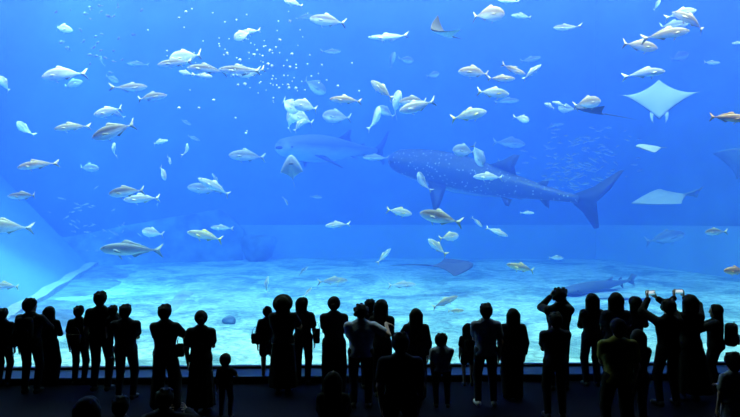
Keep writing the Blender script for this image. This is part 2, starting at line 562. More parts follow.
_fm = {}
def fish_meshes(shape, bend):
    key = (shape, bend)
    if key in _fm: return _fm[key]
    P, wr, tail = SHAPES[shape]
    st = []
    ts = np.linspace(0, P[-1][0], 20) ** 1.25 / (P[-1][0] ** 0.25)
    for t in ts:
        h = prof(shape, t)
        st.append((0.5 - t, 0, 0.012 * math.sin(t * 3), h * wr * (1.0 if t < .6 else max(.5, 1 - (t - .6) * 1.6)), h))
    v, f = loft(st)
    out = {'body': (bend_pts(v, bend), f)}
    ft = lambda u, v, t: (0.5 - u, t, v)
    te = P[-1][0] - 0.015
    out['tail_fin'] = fin_mesh([(te, .018), (te + .05, .05), (.975, tail * .92), (1.0, tail), (.965, tail * .5), (.935, .0), (.965, -tail * .5), (1.0, -tail), (.975, -tail * .92), (te + .05, -.05), (te, -.018)], .008, ft)
    H = lambda t: prof(shape, t)
    z = lambda t, k: 0.012 * math.sin(t * 3) + k * H(t)
    out['dorsal_fin'] = fin_mesh([(.34, z(.34, .9)), (.40, z(.40, 1) + .05), (.46, z(.46, 1) + .055), (.54, z(.54, 1) + .03), (.66, z(.66, 1) + .022), (.78, z(.78, 1) + .008), (.78, z(.78, .7)), (.56, z(.56, .85))], .006, ft)
    out['anal_fin'] = fin_mesh([(.52, z(.52, -.9)), (.57, z(.57, -1) - .05), (.62, z(.62, -1) - .04), (.70, z(.70, -1) - .018), (.79, z(.79, -1) - .008), (.79, z(.79, -.7)), (.66, z(.66, -.85))], .006, ft)
    out['pelvic_fin'] = fin_mesh([(.30, z(.30, -.9)), (.335, z(.335, -.9)), (.39, z(.36, -1) - .065), (.36, z(.36, -1) - .06)], .006, ft)
    for s, nm in ((1, 'pectoral_fin'), (-1, 'pectoral_fin.')):
        w0 = H(.25) * wr
        fr = lambda u, v, t, s=s, w0=w0: (0.5 - u, s * (w0 * .96 + (u - .24) * .45 + t), v)
        out[nm] = fin_mesh([(.24, -.02), (.25, .012), (.33, .0), (.43, -.055), (.36, -.05), (.28, -.04)], .005, fr)
        eb = bmesh.new()
        bmesh.ops.create_uvsphere(eb, u_segments=8, v_segments=6, radius=.016)
        ev = [(p.co.x + .5 - .075, p.co.y * .5 + s * prof(shape, .075) * wr * .86, p.co.z + .022) for p in eb.verts]
        ef = [tuple(q.index for q in fc.verts) for fc in eb.faces]
        eb.free()
        out['eye' if s == 1 else 'eye.'] = (ev, ef)
    for k in list(out):
        if k != 'body': out[k] = (bend_pts(out[k][0], bend), out[k][1])
    _fm[key] = out
    return out

_md = {}
def shared_mesh(key, geo, m, smooth=True):
    if key not in _md:
        me = bpy.data.meshes.new(key[0])
        v, f = geo
        me.from_pydata([tuple(map(float, p)) for p in v], [], [tuple(int(i) for i in q) for q in f])
        me.update()
        bm = bmesh.new(); bm.from_mesh(me)
        bmesh.ops.recalc_face_normals(bm, faces=bm.faces[:])
        bm.to_mesh(me); bm.free()
        me.polygons.foreach_set('use_smooth', [smooth] * len(me.polygons))
        me.materials.append(m)
        _md[key] = me
    return _md[key]

def link(name, me, parent=None):
    o = bpy.data.objects.new(name, me)
    COL.objects.link(o)
    if parent: o.parent = parent
    return o

def orient(loc, nose, up, scale):
    """x axis along the nose, z axis near up"""
    x = Vector(nose).normalized()
    y = Vector(up).cross(x).normalized()
    z = x.cross(y)
    M = Matrix((x, y, z)).transposed().to_4x4()
    return Matrix.Translation(loc) @ M @ Matrix.Diagonal((scale, scale, scale, 1))

def nose_vec(ang, dr, yaw):
    a, w_ = R(ang), R(yaw)
    return Vector((dr * math.cos(a) * math.cos(w_), -math.sin(w_), math.sin(a) * math.cos(w_)))

nfish = 0
def fish(px, py, L, ang, dr, yaw, shape, color, d, label, parts=True, roll=0, group=None):
    """L: apparent length in pixels; dr +1 nose to the right; yaw > 0 turns the nose to the viewer"""
    global nfish
    nfish += 1
    bend = (0.0, 0.55, -0.55, 0.3, -0.3)[nfish % 5]
    g = fish_meshes(shape, bend)
    bm_, fm_ = FM[color]
    d = 13.3 + (d - 13.3) * 0.86 + 2.2
    real = L * d / F / max(0.45, abs(math.cos(R(yaw))))
    loc = at(px, py, d)
    up = Vector((0, -math.sin(R(roll)), math.cos(R(roll))))
    nv = nose_vec(ang, dr, yaw)
    if abs(nv.dot(up)) > .95: up = Vector((-dr, 0, 0.2))
    M = orient(loc, nv, up, real)
    if parts:
        o = link('fish', shared_mesh(('body', shape, bend, color), g['body'], bm_))
        for k in g:
            if k == 'body': continue
            link(k.rstrip('.'), shared_mesh((k.rstrip('.') if k[-1] != '.' else k[:-1], k, shape, bend, color), g[k], M_eye if k.startswith('eye') else fm_), o)
    else:
        o = link('fish', shared_mesh(('small_fish', shape, bend, color), merged([g[k] for k in ('body', 'tail_fin', 'dorsal_fin', 'anal_fin')]), bm_))
    o.matrix_world = M
    tag(o, label, 'fish', group)
    return o

FISH = [
 # px, py, L, ang, dir, yaw, shape, colour, distance, label
 (62, 28, 24, -16, 1, 10, 'jack', 'white', 20, 'pale fish nosing down to the right beneath the bright corner of the water surface'),
 (62, 74, 41, -9, -1, 0, 'jack', 'white', 15, 'bright white fish with a fully spread forked tail, small pale fish under its belly'),
 (72, 84, 24, 8, 1, 15, 'jack', 'grey', 21, 'bluish fish tucked under the belly of the bright white fork-tailed fish'),
 (5, 84, 13, 65, -1, 50, 'deep', 'white', 18, 'small pale fish seen end-on at the tank edge, below the water surface glare'),
 (112, 79, 17, -25, 1, 20, 'jack', 'grey', 27, 'faint bluish fish between the bright white fork-tailed fish and a brown-backed pair'),
 (101, 61, 9, 70, 1, 40, 'deep', 'grey', 25, 'tiny faint fish hanging vertically beside the shoal of dark specks'),
 (131, 88, 34, 3, 1, 8, 'slim', 'silver', 16, 'brown-backed slim fish, upper and left of a nose-to-tail pair'),
 (151, 97, 33, 5, 1, 5, 'slim', 'silver', 15.5, 'brown-backed slim fish, lower and right of a nose-to-tail pair'),
 (138, 64, 20, 0, -1, 10, 'slim', 'grey', 26, 'faint teal fish above the brown-backed pair, left of the bubble plume'),
 (175, 63, 34, -8, -1, 8, 'slim', 'silver', 15.5, 'long-nosed brown fish leading the line of fish in the bubbles'),
 (186, 58, 32, -6, -1, 10, 'deep', 'yellow', 16.2, 'pale triangular-backed fish overlapping the leader of the line in the bubbles'),
 (206, 69, 38, 4, -1, 0, 'slim', 'silver', 15.3, 'dark-backed slim fish in the middle of the line swimming through bubbles'),
 (240, 71, 42, 3, -1, 6, 'slim', 'silver', 15.2, 'dark-backed fish with pale spread tail, last of the line in the bubbles'),
 (203, 76, 20, -6, 1, 10, 'slim', 'white', 16, 'small white fish below the middle of the line in the bubbles'),
 (186, 73, 13, 10, -1, 25, 'jack', 'yellow', 17, 'tiny pale fish below the head of the line in the bubbles'),
 (251, 73, 26, -14, -1, 15, 'jack', 'yellow', 16.5, 'pale fish half hidden behind the last fish of the bubble line'),
 (243, 35, 19, -30, -1, 25, 'deep', 'white', 16, 'short bright fish diving above the tail of the bubble line'),
 (250, 32, 23, -4, -1, 0, 'slim', 'yellow', 16.5, 'yellow-finned fish behind the short bright diving fish above the bubbles'),
 (294, 3, 19, 8, -1, 20, 'jack', 'white', 16, 'bright fish cut by the top of the view, above the rising bubbles'),
 (328, 21, 37, 8, -1, 0, 'jack', 'silver', 16, 'brown-backed blue-bellied fish alone near the surface above the distant whale shark'),
 (304, 17, 20, 2, 1, 5, 'slim', 'grey', 29, 'ghostly slim fish behind the brown-backed blue-bellied fish near the surface'),
 (331, 52, 20, 3, 1, 5, 'slim', 'grey', 24, 'faint thin fish beneath the brown-backed blue-bellied fish near the surface'),
 (314, 86, 28, -32, 1, 10, 'deep', 'grey', 26, 'faint blue fish slanting down towards the ragged pale fish cluster'),
 (346, 100, 33, 2, -1, 5, 'slim', 'tan', 15.5, 'tan-backed fish right of the ragged pale cluster, above a round grey fish'),
 (337, 117, 29, 3, -1, 15, 'deep', 'grey', 19, 'round grey-blue fish just below the tan-backed fish'),
 (388, 38, 40, 2, -1, 0, 'pike', 'white', 17, 'long thin barracuda-like fish, pale blue, left of the small eagle ray'),
 (406, 60, 15, -6, 1, 10, 'deep', 'grey', 28, 'faint round fish under the small eagle ray'),
 (392, 60, 16, 70, 1, 20, 'deep', 'grey', 28, 'faint fish hanging vertically beneath the barracuda-like fish'),
 (433, 75, 12, 10, 1, 30, 'deep', 'grey', 28, 'dim round blob of a fish well below the small eagle ray'),
 (382, 90, 28, 38, -1, 10, 'jack', 'olive', 17, 'olive fish nosing up-left with a yellow tail, above two round pale fish'),
 (417, 107, 36, -13, -1, 0, 'jack', 'white', 14.8, 'brilliant white fish with wide yellowish forked tail, heading left'),
 (414, 101, 30, -5, -1, 5, 'jack', 'silver', 16.2, 'grey fish pressed behind the brilliant white fork-tailed fish'),
 (395, 104, 21, 60, 1, 55, 'deep', 'white', 17.5, 'round pale blue fish facing out, touching the nose of the brilliant white fish'),
 (376, 119, 22, 72, 1, 40, 'deep', 'white', 19, 'pale blue fish standing on its tail below the olive fish'),
 (386, 112, 19, 30, -1, 20, 'deep', 'grey', 22, 'dim blue fish between the two round pale fish'),
 (488, 14, 32, -4, 1, 15, 'deep', 'tan', 15, 'stout pinkish fish with hanging fins near the surface, right of the small eagle ray'),
 (475, 72, 34, 1, -1, 5, 'jack', 'tan', 15.5, 'brown-backed fish heading left, first of the mid-water group of five'),
 (469, 115, 36, 11, 1, 0, 'jack', 'yellow', 15.5, 'pale fish climbing right with a yellow sickle tail, below the group of five'),
 (465, 151, 26, 4, -1, 20, 'deep', 'grey', 18, 'round grey fish, left one of a touching pair above the large whale shark head'),
 (478, 155, 25, -68, 1, 20, 'deep', 'grey', 19.8, 'grey fish turned downward, right one of a touching pair above the large whale shark'),
 (422, 182, 21, 66, -1, 25, 'deep', 'grey', 18, 'grey fish hanging upright before the dim head of the large whale shark'),
 (489, 177, 32, 1, -1, 0, 'slim', 'white', 18, 'slim pale turquoise fish crossing the flank of the large whale shark'),
 (376, 158, 26, 2, -1, 5, 'slim', 'grey', 24, 'faint thin fish just right of the distant whale shark'),
 (522, 16, 22, 2, -1, 5, 'slim', 'white', 21, 'thin bluish white fish right of the stout pinkish fish'),
 (509, 1, 22, 2, -1, 5, 'slim', 'white', 18, 'pale fish cut by the top of the view above the stout pinkish fish'),
 (566, 28, 26, 0, -1, 5, 'slim', 'silver', 18, 'small slim silver fish alone near the surface in open blue'),
 (513, 70, 26, -20, 1, 5, 'slim', 'tan', 16, 'tan fish nosing down, uppermost of the mid-water group of five'),
 (532, 72, 22, 38, 1, 10, 'slim', 'white', 16, 'white fish rising steeply, rightmost of the mid-water group of five'),
 (501, 79, 28, 0, 1, 5, 'slim', 'tan', 15.8, 'tan level fish with dark tail, middle of the mid-water group of five'),
 (493, 93, 32, -6, 1, 5, 'jack', 'yellow', 16, 'pale turquoise fish with yellow tail, lowest of the mid-water group of five'),
 (507, 101, 24, 2, 1, 5, 'slim', 'grey', 25, 'dim fish in the haze right below the yellow-tailed turquoise fish'),
 (530, 60, 22, 14, 1, 5, 'slim', 'grey', 25, 'faint teal fish above the steeply rising white fish'),
 (587, 103, 26, 8, 1, 12, 'deep', 'tan', 16, 'plump tan fish swimming right on top of the dark long-tailed ray'),
 (550, 106, 13, 20, -1, 20, 'jack', 'white', 16.5, 'ragged bright fish, leftmost of three before the dark long-tailed ray'),
 (559, 104, 15, 15, -1, 10, 'slim', 'white', 16.8, 'ragged bright fish, middle one of three before the dark long-tailed ray'),
 (567, 109, 19, 5, -1, 10, 'deep', 'grey', 20, 'dim blue fish, last of three before the dark long-tailed ray'),
 (522, 119, 13, -20, 1, 35, 'deep', 'white', 18, 'small oval pale fish alone below the yellow-tailed turquoise fish'),
 (509, 143, 32, -6, 1, 5, 'jack', 'grey', 28, 'faint blue fish below the small oval pale fish'),
 (505, 163, 17, -20, 1, 5, 'slim', 'grey', 26, 'dim thin fish right of the grey pair above the large whale shark'),
 (657, 5, 9, 70, 1, 40, 'deep', 'white', 20, 'tiny fish near the surface above the tan school'),
 (682, 13, 28, 10, 1, 5, 'jack', 'yellow', 17, 'bluish pale fish behind the topmost tan fish of the surface school'),
 (691, 20, 41, 22, -1, 0, 'slim', 'tan', 14.6, 'tan fish sloping down left, topmost of the surface school'),
 (667, 34, 46, 8, 1, 0, 'slim', 'tan', 14.4, 'largest tan fish in the middle of the surface school'),
 (673, 26, 30, 8, 1, 5, 'jack', 'grey', 17.5, 'teal fish squeezed between the two large tan fish'),
 (640, 46, 36, -8, 1, 0, 'jack', 'tan', 15, 'tan fish with raised fin, lowest and last of the surface school'),
 (646, 73, 39, 5, 1, 0, 'slim', 'white', 14.8, 'white-bellied fish swimming right just above the manta'),
 (711, 63, 17, 0, 1, 10, 'slim', 'white', 23, 'small thin pale fish in open blue above the manta wing tip'),
 (738, 43, 13, -5, -1, 5, 'slim', 'white', 21, 'small pale fish cut by the edge beside the surface school'),
 (679, 57, 20, 20, 1, 5, 'deep', 'grey', 29, 'ghostly fish below the largest tan fish'),
 (729, 118, 38, -4, 1, 5, 'slim', 'brown', 14.2, 'orange-brown fish with only its tail half in view at the tank edge'),
 (24, 129, 14, 60, -1, 45, 'deep', 'white', 20, 'small pale oval fish alone in open water left of the olive fish'),
 (71, 127, 33, -8, -1, 5, 'slim', 'olive', 16.5, 'olive-brown fish heading left, between white diving fish and pale brown fish'),
 (109, 112, 30, -12, -1, 5, 'jack', 'white', 15.6, 'bright fish just above the big humpbacked olive-silver fish'),
 (116, 113, 18, 30, -1, 15, 'jack', 'grey', 18, 'dim fish behind the bright fish above the humpbacked one'),
 (114, 131, 44, -20, -1, 8, 'jack', 'silver', 14.5, 'big humpbacked olive-silver fish diving left with tail curled up'),
 (113, 150, 15, 62, 1, 30, 'deep', 'white', 17, 'small bright fish pointing up beneath the humpbacked fish'),
 (36, 165, 37, -9, -1, 3, 'slim', 'tan', 15.5, 'pinkish-backed slim fish heading left, upper of two near the tank edge'),
 (88, 168, 25, -3, 1, 15, 'jack', 'grey', 20, 'blue-grey fish with a tall back fin below the small upward bright fish'),
 (126, 192, 34, -7, -1, 3, 'jack', 'silver', 15.6, 'brown-backed fish, upper left of an overlapping pair above the large tuna-like fish'),
 (142, 199, 37, -3, -1, 0, 'slim', 'white', 16.4, 'pale fish with upright tail, lower right of an overlapping pair'),
 (159, 142, 19, 8, 1, 12, 'slim', 'white', 19, 'pale oval fish left of two tiny upright fish'),
 (187, 150, 12, 75, 1, 40, 'deep', 'white', 18, 'tiny bright upright fish nearest the pale oval fish'),
 (193, 138, 15, -20, 1, 10, 'slim', 'grey', 26, 'dim slanting fish above the tiny bright upright fish'),
 (170, 160, 9, -70, 1, 40, 'deep', 'white', 21, 'speck-like fish midway between the pale oval and the fin-down fish'),
 (163, 173, 16, -62, 1, 25, 'deep', 'white', 18, 'small pale fish pointing fin-down above the overlapping pair'),
 (185, 122, 14, -25, 1, 10, 'slim', 'grey', 28, 'barely visible thin fish above the dim slanting fish'),
 (247, 156, 36, 2, -1, 6, 'jack', 'grey', 18, 'blue-grey fish with two hanging fins, left of the open-mouthed ray'),
 (205, 189, 34, 6, -1, 10, 'jack', 'grey', 19.5, 'grey fish swimming left behind a tail-up white fish'),
 (215, 187, 34, 28, -1, 25, 'slim', 'white', 17.5, 'white fish curling with its tail raised, crossing the grey fish'),
 (216, 180, 14, 65, -1, 30, 'slim', 'grey', 18.5, 'small fin-like fish standing above the tail-up white fish'),
 (24, 196, 32, -1, -1, 3, 'slim', 'silver', 16, 'olive slim fish heading left, lower of two near the tank edge'),
 (5, 227, 44, 4, -1, 0, 'jack', 'white', 14.6, 'large pale fish leaving past the tank edge, only rear half and tail in view'),
 (6, 286, 30, 3, -1, 5, 'slim', 'yellow', 17, 'pale yellowish fish low at the tank edge above the kerb'),
 (130, 250, 60, 2, -1, 0, 'slim', 'grey', 14.4, 'largest tuna-like grey fish heading left just above the sand edge'),
 (153, 233, 21, 10, -1, 10, 'deep', 'white', 19, 'small pale round fish just above the tail of the tuna-like fish'),
 (206, 236, 38, 12, -1, 3, 'slim', 'yellow', 15.6, 'pale slim fish nosing up left above the far sand'),
 (222, 228, 22, 3, -1, 8, 'slim', 'white', 20, 'smaller pale fish behind the slim fish that noses up'),
 (337, 225, 23, -4, -1, 25, 'slim', 'white', 18, 'white fish with raised tail above the pale sand in mid tank'),
 (286, 201, 10, -60, 1, 20, 'slim', 'grey', 22, 'tiny pale fish pointing down below the open-mouthed ray'),
 (316, 197, 13, -3, 1, 15, 'slim', 'grey', 28, 'tiny dim fish below the distant whale shark'),
 (266, 285, 19, 74, 1, 10, 'slim', 'white', 17, 'thin white fish upright over the sand above the person in a broad hat'),
 (308, 292, 12, 50, 1, 10, 'slim', 'white', 16, 'little white fish darting up over the sand beside the broad hat'),
 (303, 271, 14, 40, 1, 10, 'slim', 'grey', 21, 'dim little fish low over the sand below the white raised-tail fish'),
 (333, 281, 30, 3, 1, 5, 'slim', 'olive', 22, 'faint olive fish skimming the sand behind the broad hat'),
 (399, 212, 26, -10, 1, 3, 'jack', 'yellow', 17, 'pale fish with yellow upright tail left of the banded silver fish'),
 (440, 218, 42, 14, -1, 3, 'jack', 'silver', 14.5, 'big dark-backed silver fish with bright stripe, directly above the stingray'),
 (449, 237, 19, 10, 1, 10, 'deep', 'yellow', 17, 'yellowish fish beneath the big dark-backed silver fish'),
 (437, 247, 24, 42, -1, 8, 'jack', 'yellow', 17, 'yellowish fish slanting over the stingray body'),
 (384, 256, 20, 48, 1, 5, 'slim', 'yellow', 20, 'pale fish nosing up over the stingray tail tip'),
 (402, 285, 28, 2, 1, 3, 'slim', 'white', 20, 'whitish fish lying close over sand below the stingray tail'),
 (497, 232, 23, -22, 1, 6, 'slim', 'white', 17.5, 'pale turquoise fish diving right beneath the large whale shark'),
 (522, 268, 32, 13, -1, 3, 'slim', 'olive', 16.2, 'yellowish brown fish close over the sand right of the stingray'),
 (556, 258, 14, 0, 1, 10, 'jack', 'white', 24, 'small pale blur of a fish at the far sand edge under the whale shark tail'),
 (527, 213, 14, 0, 1, 10, 'slim', 'white', 22, 'faint pale fish along the belly of the large whale shark'),
 (445, 302, 28, 25, 1, 5, 'slim', 'olive', 18, 'greenish fish low over the sand above the child in pale shirt'),
 (456, 311, 16, 5, 1, 5, 'slim', 'olive', 17, 'small olive fish low over the sand above the child with a backpack'),
 (477, 222, 14, -45, 1, 10, 'slim', 'white', 18, 'thin white sliver of a fish below the whale shark breast fin'),
 (715, 232, 22, -2, -1, 10, 'jack', 'silver', 17, 'small dark-backed fish with bright belly below the pale flat ray'),
 (736, 271, 26, 2, -1, 5, 'jack', 'brown', 14.4, 'golden-brown fish cut by the edge just above the sand'),
 (665, 238, 40, 12, 1, 5, 'jack', 'grey', 27, 'ghostly large fish far behind the small dark-backed fish'),
]
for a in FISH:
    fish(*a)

# pale ragged cluster of feeding fish
cl = [(288, 105, 26, -35, 1, 20, 'deep', 'white', 18.2, 'pale fish slanting down, top left of the ragged feeding cluster'),
      (306, 106, 26, 8, -1, 15, 'deep', 'white', 16.2, 'brightest fish with dark tail, top right of the ragged feeding cluster'),
      (290, 119, 24, 60, 1, 30, 'deep', 'white', 20.4, 'pale fish standing upright, lower left of the ragged feeding cluster'),
      (303, 119, 24, 15, -1, 25, 'deep', 'white', 19.2, 'pale fish in the lower right of the ragged feeding cluster'),
      (297, 112, 27, -50, -1, 30, 'deep', 'white', 21.6, 'pale fish at the heart of the ragged feeding cluster'),
      (299, 125, 18, 40, 1, 10, 'jack', 'white', 17.2, 'small pale fish dangling at the bottom of the ragged feeding cluster')]
for a in cl: fish(*a)

# shoal above the whale shark, shoal by the rock shelf, dark specks in the corner
rs = random.Random(11)
for i in range(150):
    y = rs.triangular(118, 200, 172)
    x = rs.gauss(578, 24) - (y - 150) * 0.15
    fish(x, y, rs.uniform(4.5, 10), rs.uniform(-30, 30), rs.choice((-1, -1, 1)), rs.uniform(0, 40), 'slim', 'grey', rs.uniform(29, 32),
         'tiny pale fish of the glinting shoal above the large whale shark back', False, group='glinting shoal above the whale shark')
for i in range(46):
    t = rs.random()
    fish(55 + 70 * t + rs.gauss(0, 13), 203 + 38 * t + rs.gauss(0, 13), rs.uniform(3, 7), rs.uniform(-50, 50), rs.choice((-1, 1)), rs.uniform(0, 50), 'slim', 'grey', rs.uniform(26, 29),
         'tiny pale fish of the scattered shoal before the dark rock shelf', False, group='scattered shoal before the rock shelf')
for i in range(34):
    fish(rs.gauss(98, 20), abs(rs.gauss(28, 17)) + 3, rs.uniform(3.5, 6), rs.uniform(-50, 50), rs.choice((-1, 1)), rs.uniform(0, 50), 'deep', 'dark', rs.uniform(20, 23),
         'tiny dark fish of the speckled shoal under the bright surface corner', False, group='dark speckled shoal below the surface')

# bubbles
bb = bmesh.new()
bmesh.ops.create_icosphere(bb, subdivisions=2, radius=1)
me_b = bpy.data.meshes.new('bubble'); bb.to_mesh(me_b); bb.free()
me_b.polygons.foreach_set('use_smooth', [True] * len(me_b.polygons))
me_b.materials.append(mat('bubble_white', (0.92, 0.96, 0.97), 0.15, 0.6))
spots = [(192, 9), (148, 30), (203, 41), (167, 51), (167, 56), (194, 53), (240, 60), (292, 54), (290, 67), (219, 38), (219, 44), (224, 55), (227, 53), (179, 18),
         (225, 22), (257, 50), (254, 55), (270, 50), (280, 40), (268, 64), (272, 66), (273, 76), (296, 68), (288, 85), (289, 88), (296, 88), (279, 88), (190, 90),
         (199, 108), (214, 100), (179, 108), (247, 131), (246, 133), (352, 63), (322, 65), (338, 86), (359, 91), (245, 84), (186, 12), (213, 100), (290, 21), (238, 85)]
bs = [(x, y, rs.uniform(0.5, 1.2)) for x, y in spots]
while len(bs) < 130:
    x = rs.gauss(262, 26); y = rs.gauss(58, 26)
    if 2 < y < 125 and 175 < x < 345: bs.append((x, y, rs.uniform(0.35, 0.75)))
for x, y, r in bs:
    d = rs.uniform(14.4, 17)
    o = link('bubble', me_b)
    o.location = at(x, y, d)
    s_ = 1.35 * r * d / F
    o.scale = (s_, s_, s_ * 0.9)
    tag(o, 'small round air bubble drifting in the plume near the surface', 'bubble', 'bubbles of the plume')

# ------------------------------------------------------------------ whale sharks and a guitarfish
M_ws = fish_mat('whale_shark_skin', (0.025, 0.045, 0.075), (0.36, 0.44, 0.48), 0.14, 0.30, spots=62)
M_wsf = mat('whale_shark_fin', (0.018, 0.035, 0.065), 0.6)
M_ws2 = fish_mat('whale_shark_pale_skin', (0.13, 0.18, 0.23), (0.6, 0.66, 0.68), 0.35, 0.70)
M_gf = fish_mat('guitarfish_skin', (0.07, 0.10, 0.12), (0.35, 0.4, 0.4), 0.05, 0.3)
M_mouth = mat('dark_mouth', (0.01, 0.012, 0.015), 0.8)

def shark(name, M, skin, finm, label, tail_up=.17, flat=1.0, mouth=False, fs=1.0):
    st = []
    P = [(0, .028 , .050), (.01, .040, .066), (.05, .050, .080), (.12, .062, .084), (.22, .072, .080), (.34, .074, .076), (.46, .064, .062), (.58, .046, .042), (.70, .029, .026), (.80, .018, .018), (.86, .014, .014)]
    for t in np.linspace(0, .86, 30):
        h = np.interp(t, [p[0] for p in P], [p[1] for p in P]); ww = np.interp(t, [p[0] for p in P], [p[2] for p in P])
        st.append((.5 - t, .05 * math.sin(t * 4.5) * (t > .3) * (t - .3), 0.0 + .02 * t, ww, h * flat))
    v, f = loft(st, 20)
    yo = lambda t: .05 * math.sin(t * 4.5) * (t > .3) * (t - .3)
    o = mesh_obj(name, v, f, skin)
    def fin(nm, pts, fr, th=.006):
        vv, ff = fin_mesh(pts, th, fr)
        mesh_obj(nm, vv, ff, finm, o)
    ft = lambda u, vz, t: (.5 - u, yo(u) + t, vz)
    fin('tail_fin', [(.83, .03), (.90, .075), (.985, tail_up), (1.0, tail_up * 1.03), (.965, .08 * fs), (.925, .02), (.93, -.03 * fs), (.955, -.075 * fs), (.94, -.085 * fs), (.885, -.03 * fs), (.83, .004)], ft)
    fin('dorsal_fin', [(.46, .06 * flat), (.53, .06 * flat + .04 * fs), (.575, .06 * flat + .075 * fs), (.60, .06 * flat + .075 * fs), (.585, .055 * flat + .03 * fs), (.60, .052 * flat), (.54, .045 * flat)], ft)
    fin('second_dorsal_fin', [(.67, .038), (.71, .06), (.735, .068), (.73, .045), (.74, .034)], ft, .004)
    fin('anal_fin', [(.70, -.01), (.74, -.04), (.755, -.045), (.75, -.015), (.75, 0)], ft, .004)
    for s in (1, -1):
        fr = lambda u, q_, t, s=s: (.5 - u, s * (.055 + q_), -.035 - q_ * .55 + t)
        fin('pectoral_fin', [(.22, 0), (.27, .06), (.35, .15), (.37, .155), (.35, .09), (.33, .03), (.32, 0)], fr)
        fr2 = lambda u, q_, t, s=s: (.5 - u, s * (.035 + q_), -.035 - q_ * .6 + t)
        fin('pelvic_fin', [(.56, 0), (.60, .035), (.615, .035), (.61, 0)], fr2, .004)
        eb = bmesh.new(); bmesh.ops.create_uvsphere(eb, u_segments=10, v_segments=8, radius=.007)
        bmesh.ops.translate(eb, verts=eb.verts[:], vec=(.455, s * .079, .002))
        bm_obj('eye', eb, M_eye, o, True)
    if mouth:
        mb = bmesh.new(); bmesh.ops.create_uvsphere(mb, u_segments=16, v_segments=10, radius=1)
        for q_ in mb.verts: q_.co = Vector((.488 + q_.co.x * .02, q_.co.y * .052, -.004 + q_.co.z * .014))
        bm_obj('mouth', mb, M_mouth, o, True)
    o.matrix_world = M
    return tag(o, label, 'shark')

# large spotted one: tail joint at (578, 212), head up-left in the haze
d1 = 24.0
tailp = at(606, 212, d1 - 0.6); headp = at(398, 160, d1 + 4.0)
Lw = (tailp - headp).length * 1.05
shark('whale_shark', orient((tailp + headp) / 2, headp - tailp, (0, -0.25, 1), Lw), M_ws, M_wsf,
      'large dark spotted whale shark swimming left in mid tank, big raised tail fin', tail_up=.16, flat=1.12)
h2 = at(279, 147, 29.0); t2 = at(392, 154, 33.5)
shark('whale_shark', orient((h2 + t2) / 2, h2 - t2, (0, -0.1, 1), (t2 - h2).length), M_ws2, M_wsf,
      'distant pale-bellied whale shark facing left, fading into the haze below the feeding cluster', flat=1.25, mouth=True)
gh = sand_at(566, 294); gt = sand_at(641, 284)
gh.z += .10; gt.z += .10
shark('guitarfish', orient((gh + gt) / 2, gh - gt, (0, 0, 1), (gt - gh).length), M_gf, M_gf,
      'dark guitarfish gliding just over the sand with its tail to the right', flat=.62, tail_up=.055, fs=.45)

